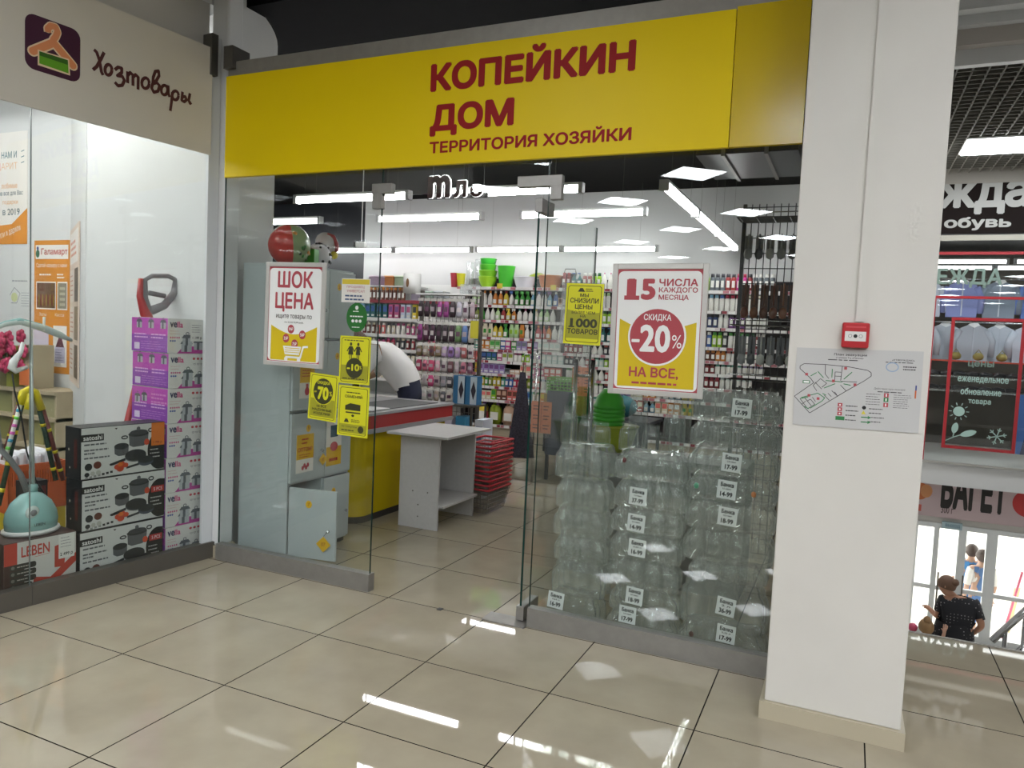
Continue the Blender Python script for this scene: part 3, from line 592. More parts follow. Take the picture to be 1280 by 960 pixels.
# ---- flat black-sided pan set boxes, three in a stack
BXW = C('c3c4c1'); PAN = C('26272a', .4); PANS = C('55575a', .4); OR = C('c0472a'); 
def pan_set(p, W, H):
    def U(x, y): return ((x - 165) / 855 * W, (1 - (y - 65) / 555) * H)        # read off the printed front
    sx = W / 855; sz = H / 555
    def ov(x, y, rx, ry, m, l): a, c = U(x, y); p.oval(a, c, rx * sx, ry * sz, m, l, 20)
    p.rect(*U(165, 215), *U(385, 140), BLK, 1); p.text('satoshi', *U(190, 202), *U(370, 150), C('dcdcd8'), 2, .02)
    for i, (y, e_) in enumerate(((250, 480), (310, 440), (345, 345), (395, 460))): p.lines(*U(198, y + 12), *U(e_, y - 12), 1, C('55565a'), 1, i, .7)
    ov(240, 490, 36, 40, PAN, 1); ov(325, 478, 38, 40, C('5a2a20'), 1); ov(226, 572, 24, 24, PAN, 1); ov(280, 565, 22, 24, C('a8a8a0'), 1); ov(335, 560, 24, 26, C('a8a8a0'), 1)
    for i in range(7): a, c = U(222 + i * 40, 622 - i * 6); p.rect(a - 13 * sx, c + 2 * sz, a + 13 * sx, c + 26 * sz, PAN if i > 3 else C('8a8a88'), 1)
    p.poly([U(635, 190), U(640, 300), U(680, 325), U(790, 320), U(835, 290), U(842, 170)], PANS, 1); ov(735, 178, 108, 32, PAN, 2); ov(738, 160, 95, 30, C('3a3b3e'), 3); ov(732, 118, 20, 22, PANS, 4)
    p.ring([U(*q) for q in el(590, 205, 30, 16)[:-1]], 12 * sx, PAN, 3); p.ring([U(*q) for q in el(865, 148, 26, 20)[:-1]], 12 * sx, PAN, 3)
    p.poly([U(488, 300), U(492, 380), U(530, 408), U(590, 406), U(632, 370), U(634, 290)], PANS, 1.2); ov(560, 300, 74, 36, PAN, 2)
    ov(708, 430, 112, 62, PANS, 3); ov(706, 415, 112, 64, PAN, 4); p.stroke([U(600, 450), U(470, 488)], 26 * sx, PAN, 4.5); ov(460, 490, 20, 14, PAN, 4.7)
    ov(812, 500, 84, 52, C('3f4652'), 5); ov(815, 480, 86, 42, PAN, 6); p.stroke([U(740, 522), U(610, 548)], 22 * sx, PAN, 5.5)
    for x, y, r in ((520, 525, 34), (560, 520, 36), (600, 515, 30), (548, 550, 36), (575, 485, 16)): ov(x, y, r, r * .9, OR, 5 + r * .02)
    ov(822, 280, 28, 36, OR, 3); ov(548, 500, 26, 24, C('cf6a20'), 7); p.poly([U(490, 92), U(522, 92), U(506, 110)][::-1], C('3a2226'), 1)
for k in range(3):
    nm = ('bottom', 'middle', 'topmost')[k]
    t = lempty('cookware_box', .818 + (.004, -.008, .0)[k], .062 + (.0, .006, .003)[k], .012 + k * .29, 'wide white pan set box with a black side, %s of its stack of three' % nm, 'box', 'pan set boxes')
    W, H, Dp = .5, .286, .15
    b = MB(); b.box(0, W, 0, Dp, 0, H, C('17171a', .4), .002); b.build('carton', t)
    p = Print((0, 0, 0), base=.0025); p.rect(.004, .003, W - .003, H - .003, BXW, -.8); pan_set(p, W, H)
    p.poly([(W - .004, H * .42 - .112)] + [(W - .035 - .075 * math.sin(a_ * PI / 20), H * .42 - .115 * math.cos(a_ * PI / 20)) for a_ in range(-2, 23)][2:-2] + [(W - .004, H * .42 + .112)], BLK, 2.2)
    if k == 2: p.rect(W - .088, H * .52, W - .004, H - .002, C('cc6f22'), 5); p.text('1 799 р', W - .075, H * .55, W - .02, H * .61, C('7a2a12'), 6)
    else: p.rect(W - .09, H * .55, W - .008, H * .68, C('a32a2a'), 4); p.text('5 PCS', W - .075, H * .58, W - .02, H * .65, C('d8c0c0'), 5)
    p.lines(W - .095, H * .25, W - .02, H * .48, 3, C('a8a8a4'), 4, k, .3); p.build('front_print', t)
    p = Print((0, Dp, 0), (0, -1, 0), base=.001); p.rect(.09, .06, .12, .22, C('4a1a14'), 0); p.oval(.04, .16, .008, .008, C('b8b09a'), 1, 10); p.oval(.05, .06, .006, .006, C('b8b09a'), 1, 10); p.build('side_print', t)

# ---- red and white appliance box with the garment steamer on it
t = lempty('appliance_box', 1.2, .065, .012, 'red and white appliance box under the turquoise garment steamer', 'box')
W, H, Dp = .365, .305, .3
b = MB(); b.box(0, W, 0, Dp, 0, H, C('3a2220'), .002); b.build('carton', t)
p = Print((0, 0, 0), base=.0012); LW = C('c4c2bd'); LRd = C('b03a2c')
p.rect(.004, .003, W - .003, H - .003, LW, -.8); p.rect(.004, H * .62, .066, H - .003, LRd, 0); p.rect(.004, .05, .1, H * .62, C('3a1f1c'), 0)
p.text('LEBEN', .085, H - .085, .225, H - .03, LRd, 1, .02); p.stroke([(.15, H - .095), (.225, H - .09)], .002, LRd, 1)
for i in range(5): p.rrect(.03, H * .52 - i * .034, .158 - (i > 2) * .02, H * .62 - i * .034, .012, C('2c2a26'), 1); p.oval(.045, H * .57 - i * .034, .009, .009, C('6a6a62'), 2, 10); p.lines(.065, H * .55 - i * .034, .14, H * .59 - i * .034, 1, C('a8a49a'), 2, i)
p.poly([(.145, .055), (.23, .035), (.23, .085), (.145, .105)], LRd, 1); p.poly([(.23, .035), (W - .003, .14), (W - .003, .19), (.23, .085)], LRd, 1)
p.poly([(.25, .13), (.3, .125), (.305, .19), (.285, .2), (.272, .25), (.25, .245)], LRd, 1.5); p.text('Отпариватель', .04, .012, .16, .032, C('2a2a28'), 1)
p.rect(.27, H - .135, W - .012, H - .004, C('d4d3cd'), 3); p.lines(.28, H - .08, W - .02, H - .015, 4, C('808084'), 4, 2, .2); p.text('2 499 р', .278, H - .125, W - .02, H - .103, BLK, 4); p.oval(.26, .03, .022, .026, C('7fa3b5'), 2)
p.build('front_print', t)
t = lempty('appliance_box', 1.62, .065, .012, 'tall red and white box cut off by the left picture edge', 'box')
b = MB(); b.box(0, .39, 0, .3, 0, .62, C('c4c2bd'), .002); b.build('carton', t)
p = Print((0, 0, 0), base=.001); p.rect(.3, .05, .386, .16, LRd, 0); p.rect(.3, .42, .386, .5, LRd, 0); p.text('LEBEN', .05, .5, .25, .56, LRd, 0, .02); p.build('front_print', t)

TQ = mat('turquoise_plastic', '86b0ac', .25, spec=.5); GRT = mat('grey_plastic', '77797a', .4); GRL = mat('light_grey_plastic', 'b9c4c0', .4)
S0, _ = onl(39, 640, .21)
t = lempty('garment_steamer', S0, .21, .318, 'turquoise garment steamer with a pole standing on the red and white box', 'steamer')
b = MB(); b.lathe([(.13, 0), (.142, .012), (.138, .025), (.0, .026)], PLASTW, 28, sy=.8); b.build('base_ring', t)
b = MB(); b.lathe([(.126, .026), (.13, .07), (.124, .11), (.098, .165), (.055, .205), (.03, .214), (.0, .216)], TQ, 28, sy=.8); b.build('water_tank', t)
p = Print((-.04, -.107, .055), (1, 0, 0), (0, .12, .993), base=.006); p.text('LEBEN', 0, 0, .055, .014, C('3a4a4a'), 0, .02); p.build('lettering', t)
b = MB(); b.ball((-.035, -.085, .125), .036, GRL, 14, sc=(1, .4, 1)); b.ball((-.035, -.098, .125), .017, GRT, 12, sc=(1, .4, 1)); b.build('control_knob', t)
b = MB(); b.lathe([(.022, 0), (.022, .05), (.012, .055)], TQ, 12, Matrix.Translation((.02, .02, .2))); b.build('pole_socket', t)
def sl(x, y): s, z = onl(x, y, .21); return (S0 - s, 0, z - .318)
top = sl(38, 412); b = MB(); b.tube([(.02, .02, .22), (.005, .02, top[2])], .0085, mat('pole_grey', 'b4bcb8', .3, .4), 10); b.build('pole', t)
b = MB()
ha = [sl(-14, 414), sl(6, 405), sl(25, 402), sl(54, 410), sl(76, 419), sl(90, 426)]
for i in range(5): pass
b.tube([Vector(q) for q in ha], .014, GRL, 8, rr=[.008, .014, .016, .02, .018, .006]); b.build('hanger', t, 'pale grey green hanger arm')
b = MB(); b.tube([Vector(q) + Vector((0, 0, .006)) for q in ha], .015, TQ, 8, rr=[.005, .01, .014, .014, .01, .004]); b.build('hanger_trim', t)
b = MB(); h0 = sl(54, 396); b.tube([(h0[0], -.01, h0[2]), (h0[0] - .002, -.01, h0[2] - .075)], .007, PLASTW, 8); b.build('hanger_clip', t)
b = MB(); b.tube([Vector(sl(*q)) for q in ((29, 428), (26, 440), (17, 452), (15, 460), (19, 464), (34, 459))], .016, PLASTW, 10, rr=[.01, .012, .02, .022, .014, .01]); b.build('steam_head', t)
b = MB(); b.tube([Vector(sl(*q)) + Vector((0, -.03, 0)) for q in ((30, 613), (22, 592), (10, 575), (-4, 560), (-10, 520))], .015, GRT, 10); b.build('steam_hose', t)
b = MB(); b.tube([Vector(sl(*q)) + Vector((0, .03, 0)) for q in ((19, 468), (22, 490), (30, 520), (37, 565), (48, 600), (60, 620), (72, 632))], .0045, BLK, 6); b.build('power_cord', t)

# ---- ladder
def sv(x, y, off): s, z = onl(x, y, off); return lw(s, off, z)
t = empty('step_ladder', (0, 0, 0), 0, 'folding trestle with yellow joints and striped legs behind the steamer', 'ladder')
YJ = mat('yellow_plastic', 'd9c81a', .35); BR = C('6b2f28'); DG = C('22402f')
for nm, pts, m in (('leg', [(31, 488), (-2, 632)], DG), ('leg', [(28, 490), (4, 575)], BR), ('leg', [(44, 490), (70, 600)], DG), ('leg', [(50, 500), (79, 600)], BR)):
    b = MB(); a, c = sv(*pts[0], .62), sv(*pts[1], .62); b.tube([a, c], .014, m, 8)
    for k in (.35, .62, .85): q = a.lerp(c, k); q2 = a.lerp(c, k + .035); b.tube([q, q2], .0155, YJ, 8)
    b.build(nm, t)
b = MB(); b.tube([sv(25, 506, .6), sv(29, 490, .6), sv(36, 487, .6), sv(44, 490, .6), sv(52, 512, .6)], .022, YJ, 10); b.tube([sv(34, 512, .58), sv(38, 492, .58)], .018, YJ, 10); b.build('hinge_cap', t, 'bright yellow plastic top joint')
b = MB(); a, c = sv(27, 500, .6), sv(6, 575, .6); b.tube([a, c], .012, C('d8d8cc'), 8)
for i in range(8): b.tube([a.lerp(c, i / 8 + .03), a.lerp(c, i / 8 + .08)], .013, C(('d860b0', '30a0c0', '60c040', 'd860b0')[i % 4]), 8)
b.build('sticker_strip', t)

# ---- red stick vacuum / trimmer handle leaning behind the purple boxes
t = empty('hand_tool', (0, 0, 0), 0, 'red tool with a grey loop handle leaning behind the purple boxes', 'tool'); HG = mat('grip_grey', '6a6668', .4); HR = mat('tool_red', 'a02e30', .35)
b = MB(); lp = [sv(*q, .46) for q in ((185, 390), (180, 372), (181, 350), (190, 345), (210, 345), (220, 350), (218, 366), (205, 382), (190, 388))]
b.tube(lp, .018, HG, 10, closed=True, rr=[.028, .024, .016, .015, .015, .02, .024, .026, .03]); b.tube([sv(186, 366, .46), sv(206, 370, .46)], .016, HG, 8); b.build('loop_handle', t)
b = MB(); b.tube([sv(176, 348, .462), sv(175, 370, .462), sv(182, 392, .462), sv(190, 410, .462)], .02, HR, 10, rr=[.015, .022, .035, .035]); b.build('motor_body', t)
b = MB(); a = sv(188, 405, .49); c = sv(155, 545, .49); b.tube([a, c, c + (c - a) * .2], .02, HR, 10); b.build('tube', t)

# ---- wooden shelf at the back with goods
wood = mat('pale_wood', 'b3a488', .6, vary=.1); OLV = C('7f7a3c'); 
t = empty('display_shelf', (0, 0, 0), 0, 'pale wooden shelf unit with olive boxes at the back of the neighbouring shop', 'shelf')
zs = [ony(20, y, 4.2).z for y in (484, 516, 551)]; xa, xb = ony(-30, 500, 4.2).x, ony(76, 500, 4.2).x
for z in zs: bx('shelf_board', xa, xb, 4.15, 4.48, z - .03, z, wood, t)
bx('shelf_board', xa, xb, 4.15, 4.48, .1, .13, wood, t)
for x in (xa, (xa + xb) / 2, xb - .02): bx('upright', x, x + .02, 4.16, 4.48, 0, zs[0] - .03, wood, t)
for k, (z, px, hh, c) in enumerate(((zs[0], 12, .36, '8f9432'), (zs[0], 4, .36, '5e5a30'), (zs[0], 35, .38, 'a89f86'), (zs[1], 6, .22, '8a8a5a'), (zs[1], 31, .22, '97916a'), (zs[1], 62, .22, '9a9470'), (zs[2], 6, .24, '7d7a48'), (zs[2], 45, .24, '8f8a58'), (zs[2], 66, .24, '8a8450'))):
    x = ony(px, 480, 4.2).x; wq = .2 if k > 2 else .1
    o = bx('gift_box', x - wq / 2, x + wq / 2, 4.2, 4.4, z, z + hh, C(c), None, .003, label='%s box on the %s board of the wooden shelf, %s' % (('olive green', 'dark olive', 'beige', 'grey green', 'sand', 'khaki', 'dull olive', 'straw coloured', 'brownish olive')[k], ('top', 'middle', 'lower')[0 if k < 3 else 1 if k < 6 else 2], ('left', 'leftmost', 'right', 'left', 'centre', 'right', 'left', 'centre', 'right')[k]), cat='box', group='boxes on the wooden shelf')
o = empty('flower_bouquet', ony(8, 466, 4.15), 0, 'bright pink artificial flowers on top of the wooden shelf', 'flowers')
b = MB(); rg = random.Random(3)
for i in range(26):
    c = Vector((rg.uniform(-.3, .22), rg.uniform(-.1, .05), rg.uniform(.04, .33)))
    for k in range(5): b.ball(c + Vector((.035 * math.cos(k * 1.257), -.02, .035 * math.sin(k * 1.257))), .034, C(('b02a55', 'c23a66', 'a02048')[i % 3]), 6, sc=(1, .5, 1))
b.build('blossoms', o); b = MB()
for i in range(8): b.tube([(rg.uniform(-.2, .2), 0, .2), (0, .02, 0)], .006, C('3f6a2a'), 5)
b.build('stems', o)
bx('price_card', ony(19, 470, 4.1).x, ony(36, 470, 4.1).x, 4.135, 4.14, ony(28, 482, 4.1).z, ony(28, 460, 4.1).z, C('d0703a'), None, label='plain orange price card standing in front of the pink flowers', cat='card')
t = empty('plastic_crate', (0, 0, 0), 0, 'orange slotted plastic crate behind the steamer', 'crate'); ORC = mat('orange_plastic', 'c05a2a', .4)
xa, xb = sv(10, 590, .95), sv(84, 590, .95); zt = sv(40, 580, .95).z; 
for q, r_ in ((xa, xb),):
    d = (r_ - q).normalized(); L = (r_ - q).length; ang = math.atan2(d.y, d.x); t.location = (q.x, q.y, 0); t.rotation_euler = (0, 0, ang)
    zb = zt - .3
    b = MB(); b.box(0, L, 0, .015, zb, zb + .17, ORC); b.box(0, L, 0, .015, zt - .04, zt, ORC)
    n = 22
    for i in range(n + 1): b.box(L * i / n - .006 * (i > 0), L * i / n + .006 * (i < n), 0, .012, zb + .17, zt - .04, ORC)
    b.box(0, .015, 0, .3, zb, zt, ORC); b.box(L - .015, L, 0, .3, zb, zt, ORC); b.box(0, L, .285, .3, zb, zt, ORC); b.box(0, L, 0, .3, zb, zb + .01, ORC); b.build('crate_body', t)
    t2 = empty('folded_towels', (q.x, q.y, 0), ang, 'white folded towels heaped in the orange crate', 'towels'); b = MB()
    for i in range(6): b.box(.03 + i * (L - .06) / 6, .03 + (i + .95) * (L - .06) / 6, .03, .27, zt - .1, zt + .06 + .02 * math.sin(i * 2.1), C('dcdade'), .02)
    b.build('towel', t2)
    b = MB(); b.box(0, L, .02, .28, 0, zb, C('b8a21a'), .004); ob = b.build('yellow_crate', None, 'plain yellow crate under the orange slotted crate', 'crate'); ob.location = (q.x, q.y, 0); ob.rotation_euler = (0, 0, ang)
t = lempty('small_box', .955, .36, .305, 'small black printed box beside the stack of pan set boxes', 'box'); z0 = onl(70, 640, .22)[1]; z1 = onl(70, 598, .36)[1] - .305
b = MB(); b.box(0, .12, 0, .1, .012, z1, C('1c1a1c'), .002); b.build('carton', t); p = Print((0, 0, 0)); p.lines(.015, z1 - .12, .08, z1 - .02, 4, C('9a9a98'), 0, 4, .4); p.rect(.085, .05, .11, z1 - .03, C('5a1c1c'), 0); p.build('front_print', t)

# ---- posters on the white walls
OG = C('d38a35'); OW = C('e8e4de')
def wallposter(name, x0, y0, x1, y1, label, Y=4.5, m=OW):
    a, c = ony(x0, y1, Y), ony(x1, y0, Y); t = empty(name, (a.x, Y, a.z), 0, label, 'poster'); W, H = c.x - a.x, c.z - a.z
    bx('paper', 0, W, -.004, -.001, 0, H, m, t); return t, Print((0, -.004, 0), base=.0008), W, H
t, p, W, H = wallposter('wall_poster', 43, 300, 88, 464, 'tall orange recruitment poster with photographs on the side shop wall', m=OG)
p.rect(.02, H * .86, W - .02, H * .965, OW, 0); p.text('Галамарт', W * .2, H * .88, W - .03, H * .94, C('b8382e'), 1, .015); p.oval(W * .1, H * .9, W * .055, H * .03, C('3a6a50'), 1); p.oval(W * .1, H * .94, W * .03, H * .015, C('3a4a8a'), 1)
p.text('Сделай карьеру с нами', W * .06, H * .79, W * .92, H * .83, OW, 0, .01); p.lines(W * .15, H * .73, W * .5, H * .755, 1, OW, 0, 1); p.lines(W * .65, H * .71, W * .9, H * .755, 2, OW, 0, 2)
p.rect(W * .06, H * .48, W * .62, H * .69, OW, 0); p.rect(W * .08, H * .49, W * .6, H * .68, C('6a5040'), 1); p.rect(W * .66, H * .48, W * .94, H * .69, OW, 0); p.rect(W * .68, H * .49, W * .92, H * .68, C('8a8474'), 1)
for i in range(14): p.oval(W * (.11 + .035 * i), H * .55, W * .02, H * .05, C(('7a4030', '8a7a30', '6a3a2a')[i % 3]), 2, 8)
for i in range(4): p.rect(W * .73, H * (.51 + .04 * i), W * .88, H * (.53 + .04 * i), C('b5b09a'), 2)
p.text('Залы', W * .15, H * .43, W * .35, H * .455, OW, 0, .01); p.text('Касса', W * .6, H * .43, W * .85, H * .455, OW, 0, .01); p.rect(.0, H * .06, W * .42, H * .34, C('c9c2d2'), 0); p.rect(W * .55, H * .05, W * .93, H * .36, OW, 0); p.rect(W * .6, H * .08, W * .88, H * .2, C('b8b6cc'), 1); p.lines(W * .62, H * .09, W * .86, H * .19, 5, C('8a88a0'), 2, 5, .3); p.poly([(W * .62, H * .2), (W * .86, H * .2), (W * .8, H * .26), (W * .72, H * .28)], C('5a2a3a'), 1); p.build('print', t)
t, p, W, H = wallposter('wall_poster', -40, 163, 35, 306, 'large white and orange handwritten style poster at the left picture edge')
p.poly([(0, 0), (W, 0), (W, H * .32), (W * .75, H * .18), (0, H * .14)], OG, 0); p.text('А НАМ И', W * .5, H * .77, W * .83, H * .83, C('5a7f86'), 0); p.text('ДАРИТ', W * .5, H * .66, W * .84, H * .73, C('e0b48c'), 0, .01); p.text('любимые', W * .58, H * .5, W * .84, H * .55, C('e0b48c'), 0); p.text('на все для Вас', W * .54, H * .43, W * .93, H * .48, C('6a7a80'), 0); p.text('подарки', W * .6, H * .35, W * .85, H * .39, C('e0b48c'), 0); p.text('в 2019', W * .6, H * .26, W * .88, H * .32, C('6a7a80'), 0); p.text('копили и дарили', W * .45, H * .06, W * .9, H * .12, OW, 1, 0, 0, .25)
for k in (.72, .77, .82): p.stroke([(W * .9, H * k), (W * .95, H * (k + .01))], .008, C('4a7a86'), 0)
p.build('print', t)
t, p, W, H = wallposter('wall_notice', 10, 345, 39, 393, 'pale evacuation plan sheet left of the orange poster', m=C('d2d4d2')); p.lines(W * .2, H * .82, W * .9, H * .92, 1, C('909498'), 0, 3, .3)
p.stroke([(W * .1, H * .5), (W * .3, H * .7), (W * .55, H * .55), (W * .4, H * .3), (W * .15, H * .3)], .006, C('80848a'), 0); p.oval(W * .3, H * .45, W * .14, H * .12, C('c9cf9a'), 0); p.lines(W * .6, H * .2, W * .95, H * .6, 6, C('9aa0a4'), 0, 8, .25); p.build('print', t)
# stand poster on the angled wall
va = Vector((-6.39, 4.5, 0)); vb = Vector((-5.15, 3.74, 0)); dv = (vb - va).normalized()
t = empty('wall_poster', va + dv * .12 + Vector((0, 0, .92)), math.atan2(dv.y, dv.x), 'pale framed notice board on the angled wall beside the orange poster', 'poster')
bx('paper', 0, .92, -.012, -.003, 0, 1.3, C('d9c8b8'), t); p = Print((0, -.012, 0)); p.rect(.06, 1.0, .86, 1.26, OW, 0); p.lines(.12, 1.05, .8, 1.2, 3, C('d08a70'), 1, 2)
for i in range(3):
    p.rect(.06, .06 + i * .31, .45, .33 + i * .31, C('e0d6cc'), 0); p.rect(.52, .06 + i * .31, .86, .33 + i * .31, C(('6a5a48', '8a7a60', '5a5046')[i]), 0); p.lines(.1, .1 + i * .31, .42, .3 + i * .31, 5, C('c08a70'), 1, i, .3)
p.build('print', t)

# ================================================================== lockers behind the left pane
LKM = mat('locker_grey', 'a9b0b0', .35, vary=.03); LKD = C('2a2a28')
lk = empty('locker_cabinet', (0, 0, 0), 0, 'pale grey metal bag locker with numbered doors behind the left pane', 'locker')
X0, X1, Y0, Y1, ZT = -3.545, -3.13, 3.655, 4.27, 1.87; YM = 3.99
b = MB(); b.box(X0, X1 - .02, Y0, Y0 + .012, .03, ZT, LKM); b.box(X0, X1 - .02, Y1 - .012, Y1, .03, ZT, LKM); b.box(X0, X0 + .01, Y0 + .012, Y1 - .012, .03, ZT, LKM)
b.box(X0 + .01, X1 - .02, YM - .006, YM + .006, .03, ZT, LKM)
for z in (.03, .485, .94, 1.4, ZT - .012): b.box(X0 + .01, X1 - .02, Y0 + .012, Y1 - .012, z, z + .012, LKM)
b.build('body', lk); bx('plinth', X0 + .01, X1 - .03, Y0 + .01, Y1 - .01, 0, .03, LKD, lk)
YT = C('d6a815', .45); YTX = C('9a5a10')
def sticker(parent, x, y, z, n, r=.022):
    p = Print((x, y, z), (0, 1, 0)); p.oval(0, 0, r, r * 1.1, YT, 0, 16); p.text(n, -r * .35, -r * .5, r * .35, r * .5, YTX, 1, .02); p.build('number_sticker', parent)
def keyhole(parent, x, y, z, tagtxt=None):
    b = MB(); b.lathe([(.009, 0), (.009, .012), (.0, .013)], CHROME, 10, Matrix.Translation((x, y, z)) @ Matrix.Rotation(PI / 2, 4, 'Y')); b.build('lock', parent)
    if tagtxt:
        p = Print((x + .014, y, z - .06), (0, 1, 0)); k = .042
        p.poly([(0, -k), (k, 0), (0, k), (-k, 0)], YT, 0); p.text(tagtxt, -.014, -.012, .014, .012, YTX, 1); p.stroke([(0, k), (0, .06)], .003, BLK, 0); p.build('key_tag', parent, 'yellow key tag')
rows = ((.045, .48, '7', '8'), (.50, .935, '5', '6'), (.955, 1.395, '3', '4'), (1.415, 1.855, '1', '2'))
for z0, z1, na, nb in rows:
    for ya, yb, n in ((Y0 + .003, YM - .002, na), (YM + .002, Y1 - .003, nb)):
        if n == '7': continue
        d = bx('door', X1 - .018, X1, ya, yb, z0, z1, LKM, lk, .002)
        if n in '5678234': sticker(d, X1, ya + (.16 if n in '135' else .1), z1 - .1, n)
        if n in '1358': keyhole(d, X1, yb - .035, (z0 + z1) / 2 - .04, {'5': '05', '3': '03'}.get(n))
# the open door 7
d = empty('door_7', (0, 0, 0)); D.objects.remove(d)
dm = MB(); dm.box(0, .33, -.009, .009, .045, .48, LKM, .002); d = dm.build('door', lk); d.location = (X1 - .004, Y0 + .006, 0); d.rotation_euler = (0, 0, math.radians(9))
p = Print((.14, -.009, .385), (1, 0, 0)); p.oval(0, 0, .022, .024, YT, 0, 16); p.text('7', -.008, -.011, .008, .011, YTX, 1, .02); p.build('number_sticker', d)
b = MB(); b.lathe([(.009, 0), (.009, .012), (.0, .013)], CHROME, 10, Matrix.Translation((.28, -.009, .23)) @ Matrix.Rotation(PI / 2, 4, 'X')); b.build('lock', d)
p = Print((.255, -.022, .15), (1, 0, 0)); k = .05; p.poly([(0, -k), (k, 0), (0, k), (-k, 0)], YT, 0); p.text('07', -.015, -.012, .015, .012, YTX, 1); p.stroke([(0, k), (.025, .08)], .003, BLK, 0); p.build('key_tag', d, 'yellow key tag')
# leaflets on the locker doors
def leaflet(ya, yb, z0, z1, label, fn):
    t = empty('leaflet', (X1 + .0015, ya, z0), 0, label, 'leaflet'); W, H = yb - ya, z1 - z0
    bx('paper', -.001, .0005, 0, W, 0, H, C('d8d4cc'), t); p = Print((.0005, 0, 0), (0, 1, 0)); fn(p, W, H); p.build('print', t)
def f1(p, W, H):
    p.rect(0, H * .35, W, H, C('cda21a'), 0); p.text('ОПТОМ?', W * .08, H * .55, W * .92, H * .66, RED, 1, .02); p.lines(W * .3, H * .72, W * .7, H * .92, 2, RED, 1, 1, .4); p.lines(W * .15, H * .38, W * .85, H * .5, 2, RED, 1, 3, .3)
    for k in range(4): p.oval(W * (.38 + .1 * k), H * (.12 + .06 * (k % 2)), W * .07, H * .06, PR, 1, 10)
leaflet(3.705, 3.87, .555, .8, 'yellow and white wholesale leaflet on locker door five', f1)
def f2(p, W, H): p.rect(0, H * .45, W, H, C('cda21a'), 0); p.lines(W * .15, H * .6, W * .85, H * .85, 3, RED, 1, 5, .3); p.oval(W * .5, H * .2, W * .16, H * .12, PR, 1, 14); p.rect(W * .42, H * .3, W * .58, H * .42, PR, 1)
leaflet(3.72, 3.86, 1.03, 1.25, 'yellow and white leaflet with a red sack on locker door three', f2)
def f3(p, W, H): p.rect(0, 0, W, H * .4, C('cda21a'), 0); p.rect(W * .25, H * .6, W * .75, H * .85, C('2f4a5a'), 1); p.oval(W * .5, H * .4, W * .25, H * .1, PR, 1); p.lines(W * .2, H * .05, W * .8, H * .2, 1, RED, 1, 4)
leaflet(4.0, 4.16, .56, .88, 'white and yellow leaflet with a dark picture on locker door six', f3)

# inflatable toys on the locker top
t = empty('beach_ball', (-3.36, 3.86, ZT + .135), 0, 'red and green patterned inflatable ball on the lockers', 'ball')
BRD = mat('ball_red', 'b5443f', .2); BGR = mat('ball_green', '8a9a72', .25)
n = 24; 
for i, (m, nm) in enumerate(((BRD, 'red'), (BGR, 'green'), (BRD, 'red'), (C('d8d5cc', .25), 'white'))):
    b = MB(); V = []; Fc = []; st = 7
    for a in range(st):
        for c in range(13):
            th = PI * c / 12; ph = PI / 2 * i + PI / 2 * a / (st - 1) - 2.2
            V.append((.135 * math.sin(th) * math.cos(ph), .135 * math.sin(th) * math.sin(ph), .135 * math.cos(th)))
    for a in range(st - 1):
        for c in range(12): k = a * 13 + c; Fc.append((k, k + 1, k + 14, k + 13))
    b.add(V, Fc, m, True)
    if i == 1:
        rg = random.Random(2)
        for q in range(12):
            th = rg.uniform(.6, 2.5); ph = PI / 2 * i + rg.uniform(.15, 1.4) - 2.2; b.ball((.13 * math.sin(th) * math.cos(ph), .13 * math.sin(th) * math.sin(ph), .13 * math.cos(th)), .014, C(('3f7a3a', 'c07a2a', '3f4a2a')[q % 3]), 6)
    b.build('gore', t)
t.rotation_euler = (.3, .25, 0)
t = empty('inflatable_dog', (-3.36, 4.17, ZT), 0, 'white inflatable toy with black spots standing on the lockers', 'toy')
TW = mat('toy_white', 'd0ccd0', .25)
b = MB(); b.ball((0, -.02, .09), .1, TW, 16, sc=(.9, .95, .95)); b.ball((0, .05, .2), .07, TW, 14, sc=(1, 1, 1)); b.ball((0, .1, .17), .045, TW, 12); b.build('body', t)
b = MB(); rg = random.Random(5)
for i in range(22):
    th = rg.uniform(.3, 2.0); ph = rg.uniform(-2.2, 1.0); b.ball((.088 * math.sin(th) * math.cos(ph), -.02 + .093 * math.sin(th) * math.sin(ph), .09 + .093 * math.cos(th)), rg.uniform(.006, .014), BLK, 6)
b.build('spot', t)
b = MB(); b.tube([(.03, .03, .25), (.06, .06, .24), (.075, .08, .19), (.07, .09, .14)], .014, C('a8474a'), 8); b.build('collar', t, 'dull red band'); b = MB(); b.ball((.03, .11, .12), .03, C('c9bb3a'), 8); b.build('ring', t)
t = empty('packed_toy', (-3.33, 4.04, ZT), 0, 'bright green folded inflatable between the ball and the spotted toy', 'toy'); b = MB(); b.prism([(-.05, -.035), (.05, -.03), (.04, .03), (-.03, .035)], 0, .13, C('3f9a2c', .3)); b.build('body', t)

# ================================================================== till desk
DY = mat('desk_yellow', 'cdb40e', .35, spec=.3); DR = mat('desk_red', 'a32c2c', .4); DGR = mat('desk_grey', '9a9a9c', .35)
t = empty('till_desk', (0, 0, 0), 0, 'yellow checkout desk with a red band and grey top', 'desk')
def rounded(x0, x1, y0, y1, r): return [(x1 - r + r * math.cos(a), y0 + r + r * math.sin(a)) for a in [-PI / 2 + PI / 2 * i / 8 for i in range(9)]] + [(x1, y1), (x0, y1), (x0, y0)]
b = MB(); b.prism(rounded(-4.0, -3.3, 4.6, 5.9, .12), .06, .70, DY); b.build('body', t)
b = MB(); b.prism(rounded(-3.98, -3.32, 4.63, 5.88, .11), 0, .06, C('3c3a36')); b.build('kick_plate', t)
b = MB(); b.prism(rounded(-4.03, -3.24, 4.54, 5.95, .13), .70, .735, DGR); b.build('bumper', t, 'grey lower bumper')
